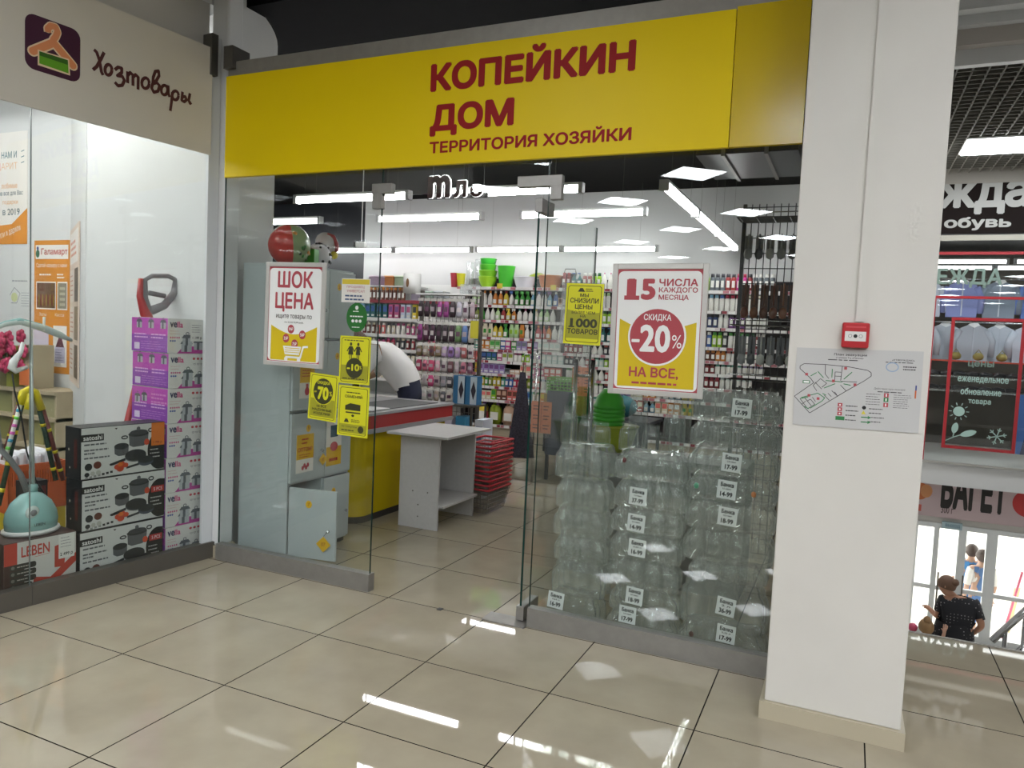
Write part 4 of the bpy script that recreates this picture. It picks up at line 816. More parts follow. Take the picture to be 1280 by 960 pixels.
b = MB(); b.prism(rounded(-4.02, -3.25, 4.56, 5.94, .12), .735, .835, DR); b.build('band', t, 'red band')
b = MB(); b.prism(rounded(-4.03, -3.24, 4.54, 5.95, .13), .835, .855, DGR); b.build('top', t); bx('conveyor', -3.75, -3.32, 4.8, 5.8, .8555, .86, C('4a4a4a'), t)
bx('paper_tray', -3.55, -3.3, 4.75, 5.0, .861, .868, PLASTW, None, label='white sheet of paper lying on the checkout desk', cat='paper')
t = empty('till_monitor', (-3.85, 5.05, .861), math.radians(10), 'black till monitor seen edge-on behind the yellow signs', 'monitor')
bx('screen', -.02, .02, -.17, .17, .14, .44, C('1a1a1a', .3), t, .006); bx('stand', -.03, .03, -.04, .04, .02, .16, C('1a1a1a'), t); bx('base', -.09, .09, -.1, .1, 0, .02, C('1a1a1a'), t, .004)

# white laminate packing table
LM = mat('white_laminate', 'bcbab8', .45, vary=.04, scale=40)
t = empty('packing_table', (0, 0, 0), 0, 'white laminate packing table with a lower shelf beside the checkout', 'table')
bx('table_top', -3.12, -2.6, 4.7, 5.42, .713, .73, LM, t); bx('side_panel', -3.07, -2.73, 4.82, 4.837, 0, .713, LM, t); bx('side_panel', -3.07, -2.73, 5.395, 5.412, 0, .713, LM, t); bx('back_panel', -3.07, -3.053, 4.838, 5.394, .2, .7, LM, t)
bx('shelf', -3.05, -2.69, 4.838, 5.394, .17, .187, LM, t); bx('apron', -2.95, -2.935, 4.838, 5.394, .62, .712, LM, t)
for x, z in ((-2.95, .28), (-2.9, .18), (-2.82, .28), (-2.9, .09)):
    b = MB(); b.lathe([(.006, 0), (.006, .002)], DSTEEL, 8, Matrix.Translation((x, 4.82, z)) @ Matrix.Rotation(PI / 2, 4, 'X')); b.build('screw_cap', t)

# stack of nested wire baskets
WIRE = mat('basket_wire', '8f8c86', .35, .8); RIM = mat('basket_red', 'b22a35', .4)
def basket():
    wm = MB(); a, c, e_, f_ = .2, .14, .155, .1; H = .2
    for k in range(6):
        z = k / 5 * H; q = k / 5; A, B_ = e_ + (a - e_) * q, f_ + (c - f_) * q; wm.tube([(-A, -B_, z), (A, -B_, z), (A, B_, z), (-A, B_, z)], .0022, WIRE, 4, closed=True)
    for i in range(11):
        u = -1 + 2 * i / 10
        for s in (-1, 1): wm.tube([(u * e_, s * f_, 0), (u * a, s * c, H)], .0018, WIRE, 4)
        wm.tube([(u * e_, -f_, 0), (u * e_, f_, 0)], .0018, WIRE, 4)
    for i in range(8):
        u = -1 + 2 * i / 7
        for s in (-1, 1): wm.tube([(s * e_, u * f_, 0), (s * a, u * c, H)], .0018, WIRE, 4)
    rm = MB(); rm.tube([(-a, -c, H), (a, -c, H), (a, c, H), (-a, c, H)], .009, RIM, 6, closed=True); hm = MB()
    hm.tube([(-a, -c + .01, H + .004), (-a * .6, -c + .02, H + .014), (a * .6, -c + .02, H + .014), (a, -c + .01, H + .004)], .006, RIM, 6)
    return wm.mesh('wire_body'), rm.mesh('rim'), hm.mesh('handle')
bw, br_, bh = basket()
for k in range(11):
    t = empty('shopping_basket', (-2.74, 5.64 + .002 * k, .012 + k * .0385), math.radians(88), 'red-rimmed wire shopping basket, %s of the nested stack' % ('lowest', 'second from bottom', 'third from bottom', 'fourth from bottom', 'fifth from bottom', 'middle', 'fifth from top', 'fourth from top', 'third from top', 'second from top', 'uppermost')[k], 'basket', 'nested shopping baskets')
    inst('wire_body', bw, t); inst('rim', br_, t); inst('handle', bh, t)
t = empty('hygiene_stand', (-2.98, 6.05, 0), 0, 'narrow blue and white cardboard stand behind the packing table', 'stand'); bx('body', -.04, .04, -.1, .1, 0, .72, C('c5cbd6'), t); p = Print((-.04, -.1, 0)); 
for i in range(7): p.rect(.01, .08 + i * .09, .07, .12 + i * .09, C('5a7fae' if i % 2 else '3a5f8e'), 0)
p.build('print', t)

# ================================================================== jars wrapped in film
FILM = glass('shrink_film', (.97, .98, .975), .15, .14, (.78, .8, .76), 1.45, .9); JG = glass('jar_glass', (.965, .975, .968), .03, .05, (.6, .66, .62), 1.5)
LIDM = glass('clear_rim', (.85, .9, .87), .2, .05, (.6, .68, .62), 1.5)
JL = glass('loose_jar_glass', (.93, .95, .94), .07, .03, (.7, .75, .71), 1.7)
JM = {}
def jar_mesh(r, h, JG=JG):
    k = (round(r, 3), round(h, 3), JG.name)
    if k in JM: return JM[k]
    b = MB(); nk = r * .68
    b.lathe([(r * .8, 0.002), (r * .96, .008), (r * .98, h * .1), (r * .98, h * .62), (r * .9, h * .74), (nk, h * .82), (nk, h * .86), (nk * 1.06, h * .88), (nk, h * .9), (nk * 1.06, h * .94), (nk, h * .985)], JG, 14, caps=False)
    b.lathe([(r * .8, .004), (r * .05, .012)], JG, 14, caps=False)
    JM[k] = b.mesh('jar'); return JM[k]
def film_mesh(nx, ny, r, h):
    b = MB(); out = []
    def side(n, f):
        o = []
        for i in range(n):
            for a in (-.85, -.5, -.15, .2, .55, .8): o.append(f((2 * i + 1 - n) * r + math.sin(a) * r * .98, r * (1 - math.cos(a)) * 1.15))
        return o
    out += side(nx, lambda u, d: (u, -ny * r + d)); out += side(ny, lambda u, d: (nx * r - d, u)); out += [(-x, y) for x, y in side(nx, lambda u, d: (u, ny * r - d))]; out += [(-nx * r + d_, -u_) for u_, d_ in [( (2 * i + 1 - ny) * r + math.sin(a) * r, r * (1 - math.cos(a)) * 1.15) for i in range(ny) for a in (-.85, -.5, -.15, .2, .55, .8)]]
    n = len(out); rings = ((.0, .86), (.012, .99), (h * .35, 1.01), (h * .62, 1.0), (h * .74, .96), (h * .84, .88), (h * .93, .86), (h + .003, .8)); V = []; rg = random.Random(int(nx * 100 + h * 1000))
    for z, k in rings: V += [(x * k + rg.uniform(-.002, .002), y * k, z + rg.uniform(-.003, .003) * (0 < z < h)) for x, y in out]
    Fc = [(i * n + j, i * n + (j + 1) % n, (i + 1) * n + (j + 1) % n, (i + 1) * n + j) for i in range(len(rings) - 1) for j in range(n)] + [tuple(range((len(rings) - 1) * n, len(rings) * n))]
    b.add(V, Fc, FILM, True); return b.mesh('film')
def price_card(t, x, y, z, lines, rz=0):
    w_, h_ = .043, .043
    b = Print((x, y, z), (math.cos(rz), 0, math.sin(rz)), (-math.sin(rz), 0, math.cos(rz))); b.rect(-w_, -h_, w_, h_, C('cfd2cf'), 0); b.text('Банка', -.03, .013, .03, .034, BLK, 1, .04); b.text(lines[0], -.02, -.001, .02, .008, BLK, 1); b.text(lines[1], -.028, -.033, .028, -.01, BLK, 1, .04); b.build('price_card', t, 'white price card')
def jar_pack(xc, y0, z, wid, h, nx, ny, label, card=None, spots=()):
    r = wid / nx / 2; t = empty('jar_pack', (xc, y0 + ny * r * 1.02, z), random.uniform(-.03, .03), label, 'jar pack', 'wrapped packs of glass jars')
    jm = jar_mesh(r * .97, h - .008)
    for i in range(nx):
        for j in range(ny): inst('jar', jm, t, ((2 * i + 1 - nx) * r, (2 * j + 1 - ny) * r, .002))
    inst('film', film_mesh(nx, ny, r, h), t)
    if card: price_card(t, card[2], -ny * r * 1.02 - .004, h * card[3], card[:2], card[4] if len(card) > 4 else 0)
    for x, zz, c in spots:
        b = MB(); b.ball((x, -ny * r - .004, zz), .012, C(c), 8, sc=(1, .4, 1.2)); b.build('label_spot', t)
PKY = 3.555
zC = [0.005, .144, .374, .461, .613, .75, .867, 1.002, 1.13, 1.276]; hC = [(.0, 4, ('0,25 л', '17-99', .03, 1.0, -.05), ((-.13, .1, '4a2a22'), (.16, .06, '4a2a22'))), (0, 3, ('2 л', '36-99', .02, .55, -.1), ()), (.01, 5, None, ()), (.0, 4, None, ()), (0, 4, ('0,65 л/винт', '18-99', .0, .6, -.06), ()), (.0, 4, ('0,5 л/винт', '14-99', -.01, .6, -.06), ((.11, .06, 'c07a4a'), (-.15, .07, '5a9a7a'))), (.0, 4, ('0,35 л/винт', '17-99', .0, .6, -.06), ()), (.005, 4, None, ()), (.0, 4, ('0,25 л/винт', '17-99', .03, .5, -.04), ())]
ow = ('lowest', 'second', 'third', 'fourth', 'fifth', 'sixth', 'seventh', 'eighth', 'topmost')
for k, (dx, nx, card, sp) in enumerate(hC):
    jar_pack(-.47 + dx, PKY, zC[k], .415 if nx != 5 else .36, zC[k + 1] - zC[k] - .004, nx, 2 if nx > 3 else 1, 'wrapped pack of glass jars, %s in the stack beside the column' % (ow[k] if k in (0, 8) else ow[k] + ' from floor'), card, sp)
zB = [.008, .142, .266, .406, .541, .664, .803, .941]; hB = [('0,35 л/винт', '17-99', -.06, 1.0, -.03), ('0,65 л/винт', '18-99', -.04, .8, -.05), None, ('0,65 л', '16-99', -.03, .55, -.04), ('0,5 л/винт', '14-99', -.04, .5, -.06), ('3 л /винт', '37-99', -.05, .5, -.05), None]
for k in range(7):
    jar_pack(-.855 + (.0, .01, -.01, .0, -.005, .01, 0)[k], PKY, zB[k], .36, zB[k + 1] - zB[k] - .004, 4, 2, 'wrapped pack of glass jars, %s in the middle stack' % (ow[k] if k == 0 else 'topmost' if k == 6 else ow[k] + ' from floor'), hB[k], ((-.12, .1, '5a2a2a'),) if k == 6 else ())
zA = [.008, .168, .347, .475, .616, .768, .941]; hA = [('0,65 л', '16-99', -.08, .85, -.08), None, None, None, None, None]
for k in range(6):
    jar_pack(-1.205 + (-.01, .01, .015, .005, .01, -.01)[k], PKY, zA[k], .29, zA[k + 1] - zA[k] - .004, 3 if k != 5 else 2, 2, 'wrapped pack of glass jars, %s in the stack beside the open door' % (ow[k] if k == 0 else 'topmost' if k == 5 else ow[k] + ' from floor'), hA[k])
def loose(x, y, z, r, h, label):
    t = empty('glass_jar', (x, y, z), 0, label, 'jar', 'loose glass jars'); inst('jar_body', jar_mesh(r, h, JL), t)
for (x, y, r, h, l) in ((-1.3, 3.64, .045, .2, 'leftmost tall jar on the stack beside the open door'), (-1.21, 3.66, .045, .16, 'squat jar next to the leftmost tall jar'), (-1.12, 3.62, .05, .13, 'low wide jar at the right of the stack beside the door')): loose(x, y, zA[-1], r, h, 'clear glass jar: ' + l)
for k, (x, y, r, h, l) in enumerate(((-.98, 3.63, .05, .14, 'low jar at the left end of the middle stack'), (-.965, 3.74, .05, .3, 'tall jar standing behind on the middle stack'), (-.86, 3.62, .05, .14, 'low jar at the centre of the middle stack'), (-.755, 3.62, .055, .25, 'big jar at the right of the middle stack'), (-.75, 3.74, .055, .28, 'big jar in the rear row of the middle stack'))): loose(x, y, zB[-1], r, h, 'clear glass jar: ' + l)

# ================================================================== back wall shelving
SHW = mat('shelf_white', 'd4d4d2', .4); SHD = mat('shelf_back_dark', '2a2024', .6); RAILR = C('8f2a38'); TAGW = C('e4e2e0')
SZ = [2.15, 1.90, 1.69, 1.45, 1.28, 1.12, .94, .76, .57, .22]
BY = 9.5       # front edge of the boards
units = [(-5.2, -4.28), (-4.27, -3.35), (-3.34, -2.42), (-2.41, -1.49), (-1.48, -.56)]
uw = ('leftmost', 'second from the left', 'middle', 'fourth from the left', 'rightmost')
rg = random.Random(11)
for k, (xa, xb) in enumerate(units):
    t = empty('shelf_unit', (0, 0, 0), 0, 'tall back wall shelf unit full of detergents, %s of the row' % uw[k], 'shelf', 'back wall shelf units')
    bx('back_panel', xa, xb, 9.9, 9.93, .1, 2.3, SHD, t); bx('plinth', xa, xb, BY + .03, 9.9, 0, .19, mat('plinth_beige', 'a89c86', .5), t)
    for x in (xa, xb - .03): bx('upright', x, x + .03, 9.85, 9.9, .19, 2.3, SHD, t)
    for z in SZ:
        bx('shelf_board', xa, xb, BY, 9.85, z - .025, z, SHD if z < 2 else SHW, t)
        p = Print((xa, BY, z - .034), base=.002); x = 0; W = xb - xa; p.rect(0, -.004, W, .038, TAGW if z in (2.15, 1.12) else C('c9bfc0'), 0)
        while x < W - .06:
            q = rg.uniform(.045, .08); p.rect(x, .0, x + q, .034, C(('8f2a38', 'e4e2e0', 'e9e7e4', 'e4e2e0', 'b8707a', 'e4e2e0')[rg.randrange(6)]), 1); x += q + rg.uniform(.005, .02)
        p.build('price_rail', t)
for px, py in ((625, 357), (692, 359)):
    q = ony(px, py, BY); o = bx('price_flag', q.x - .04, q.x + .04, BY - .012, BY - .004, q.z - .04, q.z + .03, C('dcc83a'), None, label='small yellow price flag on the top shelf edge, %s the orange basin' % ('far left of' if px < 650 else 'below'), cat='card', group='yellow price flags')

# ---- product shapes (small in the picture: one mesh each)
PM = {}
def prod(kind, c, cap, h=.17):
    k = (kind, c, cap, h)
    if k in PM: return PM[k]
    b = MB(); m = C(c, .4); cm = C(cap, .4); lm = C('e8e6e0', .5)
    if kind == 'detergent bottle':
        b.lathe([(.034, 0), (.038, .01), (.038, h * .45), (.03, h * .68), (.014, h * .8), (.013, h * .84)], m, 10, sy=.7); b.lathe([(.016, h * .84), (.014, h)], cm, 8); b.prism([(-.024, -.0275), (.024, -.0275), (.024, -.026), (-.024, -.026)], h * .12, h * .4, lm)
    elif kind == 'spray bottle':
        b.lathe([(.034, 0), (.036, h * .5), (.016, h * .72), (.013, h * .78)], m, 10, sy=.7); b.box(-.035, .016, -.01, .01, h * .86, h, cm); b.box(-.01, .012, -.009, .009, h * .78, h * .86, cm); b.box(-.03, -.024, -.006, .006, h * .74, h * .86, cm); b.prism([(-.022, -.0265), (.022, -.0265), (.022, -.025), (-.022, -.025)], h * .1, h * .42, lm)
    elif kind == 'pump bottle':
        b.lathe([(.03, 0), (.032, .01), (.032, h * .62), (.014, h * .7), (.014, h * .78), (.006, h * .8), (.006, h * .93)], m, 10); b.box(-.028, .01, -.008, .008, h * .93, h, cm); b.prism([(-.02, -.0335), (.02, -.0335), (.02, -.03), (-.02, -.03)], h * .12, h * .5, lm)
    elif kind == 'shampoo bottle':
        b.lathe([(.027, 0), (.03, .008), (.031, h * .72), (.026, h * .8)], m, 10, sy=.65); b.lathe([(.024, h * .8), (.022, h)], cm, 10, sy=.65); b.prism([(-.018, -.0212), (.018, -.0212), (.018, -.019), (-.018, -.019)], h * .2, h * .6, lm)
    elif kind == 'drop bottle':
        b.lathe([(.03, 0), (.04, .012), (.042, h * .35), (.03, h * .65), (.012, h * .9), (.01, h)], m, 10, sy=.7); b.lathe([(.011, h * .93), (.009, h * 1.02)], cm, 8)
    elif kind == 'carton':
        b.box(-.037, .037, -.03, .03, 0, h, m); b.box(-.03, .03, -.0312, -.03, h * .45, h * .85, cm); b.box(-.025, .025, -.0312, -.03, h * .12, h * .25, lm)
    elif kind == 'pouch':
        b.lathe([(.036, 0), (.04, h * .3), (.042, h * .6), (.03, h * .9), (.034, h)], m, 10, sy=.5); b.prism([(-.02, -.0212), (.02, -.0212), (.02, -.019), (-.02, -.019)], h * .3, h * .6, cm)
    elif kind == 'canister':
        bm = bmesh.new(); bmesh.ops.create_cube(bm, size=1); bmesh.ops.bevel(bm, geom=bm.edges[:], offset=.12, segments=3, affect='EDGES')
        for v in bm.verts:
            v.co.x *= .19; v.co.y *= .13; v.co.z = (v.co.z + .5) * h * .86
            if v.co.z > h * .7: v.co.x *= .72
        b.bm(bm, m, True); b.lathe([(.03, h * .84), (.03, h * .96), (.022, h)], cm, 12, Matrix.Translation((.03, 0, 0))); b.tube([(-.05, 0, h * .8), (-.04, 0, h * .93), (.0, 0, h * .93)], .011, m, 8); b.box(-.06, .06, -.0665, -.064, h * .2, h * .55, lm)
    elif kind == 'tall carton':
        b.box(-.03, .03, -.025, .025, 0, h, m); b.box(-.02, .02, -.0262, -.025, h * .3, h * .75, cm)
    PM[k] = b.mesh(kind.replace(' ', '_')); return PM[k]
CN = {'b9d9a0': 'pale green', 'e9e6e0': 'white', 'd98a3a': 'orange', 'd9c23a': 'yellow', '3f9a3a': 'green', '7fb0c9': 'light blue', '3a62a8': 'blue', 'c9d9d4': 'milky', '8a9a2a': 'olive', 'a83a3a': 'red', 'c9a48a': 'beige', '2a6a6a': 'teal', 'c05a8a': 'pink', '7a4a8a': 'purple', 'a89ac9': 'lavender', '3a3a40': 'black', '6a7078': 'grey', '8a2a30': 'dark red', 'b02a4a': 'crimson', 'd9d0b8': 'cream', '1f5a30': 'dark green', '6a3a2a': 'brown', 'cfd8e8': 'icy', 'd9706a': 'coral', '2a3a6a': 'navy', '9ac92a': 'lime', 'c92a8a': 'magenta', '4aa08a': 'sea green'}
NC = {v: k for k, v in CN.items()}
sw = {0: 'top', 1: 'second', 2: 'third', 3: 'fourth', 4: 'fifth', 5: 'sixth', 6: 'seventh', 7: 'eighth', 8: 'ninth', 9: 'bottom'}
USED = set()
HT = {0: .21, 1: .2, 2: .17, 3: .19, 4: .13, 5: .12, 6: .14, 7: .14, 8: .15}
def fill(row, x, runs, where, y=BY + .05, z=None, hmul=1, shelfname=None, step=.079):
    for r in runs:
        n, col, cap, kind = r[:4]; h = HT.get(row, .17) * hmul * (r[4] if len(r) > 4 else 1)
        h = min(h, .215)
        base = '%s %s with %s %s' % (col, kind, cap, 'print' if kind in ('carton', 'pouch', 'tall carton') else 'cap')
        st = step * (.78 if kind in ('shampoo bottle', 'tall carton') else 1); me = prod(kind, NC[col], NC[cap], round(h, 3))
        pos = ('',) if n == 1 else ('left-hand ', 'right-hand ') if n == 2 else ('left ', 'middle ', 'right ') if n == 3 else tuple(q + ' ' for q in ('first', 'second', 'third', 'fourth', 'fifth', 'sixth', 'seventh', 'eighth', 'ninth')[:n])
        for i in range(n):
            lab = '%s%s, %s shelf %s' % (pos[i], base, shelfname or sw[row], where); k = 0
            while lab in USED: lab = '%s%s, %s shelf %s, %s run' % (pos[i], base, shelfname or sw[row], where, ('second', 'third', 'fourth', 'fifth')[k]); k += 1
            USED.add(lab)
            inst(kind.replace(' ', '_'), me, None, (x + st / 2, y + rg.uniform(0, .012), (SZ[row] if z is None else z) + .0005), rg.uniform(-.15, .15), label=lab, cat='carton' if 'carton' in kind else 'pouch' if kind == 'pouch' else 'bottle', group='%s goods, %s shelf' % (kind, shelfname or sw[row]))
            x += st + rg.uniform(0, .006)
    return x
L1 = 'left of glass door'
SB, DB, PB, HB, DR_, CT, PO = 'spray bottle', 'detergent bottle', 'pump bottle', 'shampoo bottle', 'drop bottle', 'carton', 'pouch'
fill(1, -4.98, [(2, 'pale green', 'white', SB), (2, 'white', 'orange', DB), (2, 'orange', 'white', DB), (1, 'yellow', 'red', DB), (1, 'white', 'blue', SB), (3, 'green', 'green', SB), (1, 'light blue', 'white', SB), (2, 'white', 'blue', DB), (1, 'light blue', 'purple', SB), (1, 'blue', 'white', DB), (1, 'beige', 'brown', CT, .6)], L1)
fill(2, -5.0, [(1, 'beige', 'white', DB), (1, 'olive', 'green', DB), (1, 'green', 'green', DB), (2, 'white', 'pale green', DR_), (1, 'pale green', 'lime', DB), (1, 'red', 'white', DB), (1, 'yellow', 'yellow', SB), (1, 'orange', 'white', SB), (1, 'white', 'sea green', DB), (1, 'white', 'pink', DB), (1, 'white', 'blue', PB), (1, 'cream', 'yellow', DB), (2, 'pale green', 'green', DB), (1, 'white', 'white', DR_)], L1)
fill(3, -4.95, [(1, 'red', 'cream', PO), (3, 'cream', 'green', PO), (2, 'yellow', 'dark green', DB), (1, 'green', 'green', SB), (2, 'pale green', 'lime', PO), (1, 'orange', 'green', PO), (2, 'white', 'white', SB), (1, 'red', 'orange', DB), (1, 'coral', 'orange', DB), (1, 'orange', 'red', DB), (2, 'white', 'white', DB)], L1)
fill(4, -4.9, [(1, 'sea green', 'white', CT), (2, 'orange', 'white', CT), (2, 'pale green', 'green', CT), (1, 'blue', 'white', CT), (1, 'magenta', 'white', CT), (1, 'green', 'white', CT), (2, 'lavender', 'grey', CT), (1, 'dark red', 'white', CT), (1, 'purple', 'lavender', CT), (4, 'white', 'milky', CT)], L1)
fill(5, -4.95, [(2, 'coral', 'red', CT), (1, 'navy', 'blue', CT), (2, 'teal', 'blue', CT), (1, 'pink', 'white', CT), (2, 'white', 'olive', CT), (2, 'white', 'pink', HB), (2, 'lime', 'green', HB), (2, 'white', 'purple', CT), (4, 'milky', 'white', CT)], L1)
fill(6, -4.9, [(1, 'yellow', 'orange', PO), (5, 'lavender', 'purple', CT), (1, 'grey', 'black', CT, .6), (2, 'beige', 'white', CT, .5), (2, 'cream', 'coral', CT), (3, 'pink', 'white', HB), (3, 'coral', 'white', CT, .9)], L1)
fill(7, -4.85, [(2, 'yellow', 'green', HB), (1, 'green', 'white', HB), (1, 'olive', 'white', HB), (2, 'yellow', 'yellow', HB), (1, 'sea green', 'green', HB), (2, 'blue', 'white', HB), (2, 'crimson', 'white', HB), (2, 'olive', 'cream', PO), (2, 'coral', 'cream', HB), (4, 'white', 'icy', HB)], L1)
fill(8, -4.85, [(3, 'cream', 'coral', CT, .8), (1, 'lime', 'green', CT), (2, 'brown', 'beige', CT), (2, 'coral', 'brown', CT), (2, 'cream', 'white', HB), (1, 'light blue', 'blue', CT), (2, 'cream', 'green', HB), (1, 'orange', 'yellow', CT), (3, 'icy', 'white', HB)], L1)
fill(9, -4.72, [(1, 'dark red', 'red', PO)], L1); 
for px, c, cap in ((603, 'yellow', 'purple'), (620, 'olive', 'purple'), (637, 'beige', 'white'), (655, 'milky', 'white')):
    lab = '%s plastic canister on the bottom shelf of the back wall' % c
    inst('canister', prod('canister', {'yellow': 'd9c23a', 'olive': '8a9a2a', 'beige': 'c9a48a', 'milky': 'c9d9d4'}[c], NC[cap], .31), None, (ony(px, 520, BY + .1).x, BY + .1, .2205), 0, label=lab, cat='canister', group='canisters on the bottom shelf')
# between the yellow paper sign and the framed poster
L2 = 'behind yellow sign'
kinds = [(2, 'white', 'pale green', HB), (2, 'milky', 'sea green', HB), (2, 'black', 'coral', HB), (2, 'white', 'white', DR_), (2, 'pink', 'dark red', HB), (2, 'white', 'pink', DR_), (2, 'dark red', 'red', HB), (2, 'lime', 'dark green', HB), (2, 'teal', 'blue', PB), (2, 'white', 'green', HB), (2, 'red', 'white', HB)]
for row in range(9):
    r2 = random.Random(row * 7 + 1); ks = kinds[:]; r2.shuffle(ks); fill(row, -3.62 + .02 * row, ks[:5], L2)
# right of the framed poster
L3 = 'right of framed poster'
R3 = [[(1, 'lime', 'grey', HB), (3, 'grey', 'black', HB), (2, 'red', 'black', HB), (2, 'magenta', 'crimson', HB), (1, 'dark red', 'black', HB), (4, 'grey', 'white', HB)],
      [(3, 'white', 'light blue', HB), (1, 'white', 'blue', HB), (3, 'white', 'crimson', HB), (1, 'pale green', 'sea green', HB), (4, 'white', 'cream', HB)],
      [(1, 'white', 'black', HB), (2, 'navy', 'black', HB), (2, 'white', 'white', HB), (3, 'purple', 'black', HB), (4, 'white', 'grey', HB)],
      [(1, 'orange', 'white', HB), (1, 'blue', 'white', HB), (2, 'lime', 'green', HB), (1, 'black', 'white', HB), (3, 'white', 'green', HB), (2, 'white', 'dark green', HB), (2, 'dark red', 'white', HB)],
      [(3, 'brown', 'orange', HB), (2, 'orange', 'orange', HB), (4, 'white', 'coral', HB), (3, 'white', 'pink', HB)],
      [(3, 'dark red', 'brown', HB), (5, 'white', 'sea green', HB), (4, 'white', 'lavender', HB)],
      [(4, 'dark red', 'crimson', HB), (6, 'white', 'milky', HB)]]
for row, runs in enumerate(R3): fill(row, -1.72, runs, L3)

# behind the framed poster
L4 = 'behind framed poster'
k4 = [(2, 'white', 'blue', DB), (2, 'green', 'white', DB), (2, 'orange', 'white', CT), (2, 'lavender', 'white', PO), (2, 'red', 'cream', CT), (2, 'yellow', 'green', PO), (2, 'light blue', 'white', SB), (2, 'cream', 'coral', CT)]
for row in range(9):
    r2 = random.Random(row * 5 + 2); ks = k4[:]; r2.shuffle(ks); fill(row, -2.85 + .015 * row, ks[:6], L4)
# ---- household plastics on the top shelf
def at9(px): return ony(px, 350, 9.62).x
def tub(name, px, r, h, prof, c, label, cat, rough=.35, sx=1, zoff=0, m=None, rim=True, dy=0):
    t = empty(name, (at9(px), 9.66 + dy, 2.1505 + zoff), 0, label, cat); b = MB(); mm = m or C(c, rough)
    b.lathe([(r * a, h * z) for a, z in prof], mm, 18, sx=sx, caps=False); b.lathe([(.001, .003), (r * prof[0][0], .0)], mm, 18, sx=sx, caps=False); b.build('body', t)
    if rim: b = MB(); b.tube([(r * prof[-1][0] * sx * math.cos(a * PI / 9), r * prof[-1][0] * math.sin(a * PI / 9), h) for a in range(18)], r * .05, mm, 6, closed=True); b.build('rim', t)
    return t
CONE = [(.72, 0), (.8, .3), (1, 1)]
tub('bucket', 567, .07, .2, CONE, 'a82a3a', 'dark red plastic bucket at the left end of the top shelf', 'bucket'); tub('bucket', 577, .065, .19, CONE, 'd9d02a', 'bright yellow plastic bucket on the top shelf', 'bucket', dy=-.06)
CLR = glass('clear_plastic', (.9, .92, .92), .25, .05, (.8, .82, .82))
tub('storage_jar', 586, .06, .36, [(.95, 0), (1, .5), (1, 1)], '', 'tall clear storage container beside the yellow bucket', 'container', m=CLR); tub('storage_jar', 594, .055, .4, [(.95, 0), (1, .5), (1, 1)], '', 'taller clear container with a white lid next to the green bowls', 'container', m=CLR, dy=.06)
BOWL = [(.5, 0), (.75, .25), (.95, .7), (1, 1)]
for i in range(4): tub('bowl', 608, .13 - .012 * (i > 1), .15, BOWL if i < 2 else BOWL[::1], ('9ac92a', '7fc02a', '4fae2a', '2f9a2a')[i], '%s green plastic bowl in the stack on the top shelf' % ('lowest, yellowish', 'second, lime', 'third, mid', 'uppermost, dark')[i], 'bowl', zoff=.0 + i * .085)
tub('bucket', 631, .125, .3, CONE, '3fae2a', 'large plain green bucket beside the stacked bowls', 'bucket')
tub('basin', 655, .143, .15, [(.7, 0), (.85, .4), (1, 1)], 'd9d9e0', 'white rectangular basin on the top shelf', 'basin', sx=1.15)
tub('lid', 668, .15, .06, [(1, 0), (.8, .5), (.3, 1)], '8a9a2a', 'olive green lid resting behind the white basin', 'lid', zoff=.16, dy=.1, rim=False)
tub('basin', 687, .155, .17, [(.7, 0), (.85, .4), (.92, .8), (1, 1)], 'c9783a', 'orange basin with a reddish rim on the top shelf', 'basin', sx=1.15)
t = tub('laundry_basket', 711, .09, .2, [(.8, 0), (1, 1)], '55504c', 'dark grey plastic basket right of the orange basin', 'basket'); b = MB(); b.tube([(-.09, 0, .2), (-.07, 0, .27), (.07, 0, .27), (.09, 0, .2)], .008, C('55504c'), 6); b.build('handle', t)

# ---- cosmetics shelves left of the detergents, white and brightly lit
t = empty('cosmetics_shelf', (0, 0, 0), 0, 'white cosmetics shelf unit with a dark red edge behind the cashier', 'shelf')
CZ = [1.93, 1.66, 1.42, 1.2, .98, .76, .5]
bx('back_panel', -7.1, -5.25, 9.9, 9.93, .1, 2.2, SHW, t)
for k, z in enumerate(CZ): bx('shelf_board', -7.1, -5.25, BY, 9.9, z - .025, z, SHW, t); bx('price_rail', -7.1, -5.25, BY - .006, BY - .001, z - .045, z + .005, RAILR if k == 0 else TAGW, t)
for x in (-7.1, -6.2, -5.28): bx('upright', x, x + .03, 9.86, 9.9, 0, 2.1, SHW, t)
LC = 'of cosmetics unit'; cs = ['upper', 'second', 'third', 'fourth', 'fifth', 'sixth', 'lowest']
fill(0, -6.75, [(9, 'brown', 'orange', HB, .9)], LC, z=CZ[0], shelfname=cs[0], step=.09)
fill(0, -7.0, [(2, 'light blue', 'white', CT), (4, 'teal', 'blue', 'carton'), (2, 'pink', 'purple', CT), (2, 'icy', 'pink', CT), (1, 'yellow', 'black', CT), (3, 'white', 'crimson', CT)], LC, z=CZ[1], shelfname=cs[1], step=.1)
for k in (2, 3, 4, 5):
    r2 = random.Random(k); runs = []
    for i in range(8): c = ('coral', 'pink', 'dark red', 'cream', 'crimson', 'brown', 'white', 'black')[(i * 3 + k) % 8]; runs.append((2, c, ('white', 'black', 'pink', 'cream')[(i + k) % 4], HB, .8))
    fill(0, -6.95, runs, LC, z=CZ[k], shelfname=cs[k], step=.11)
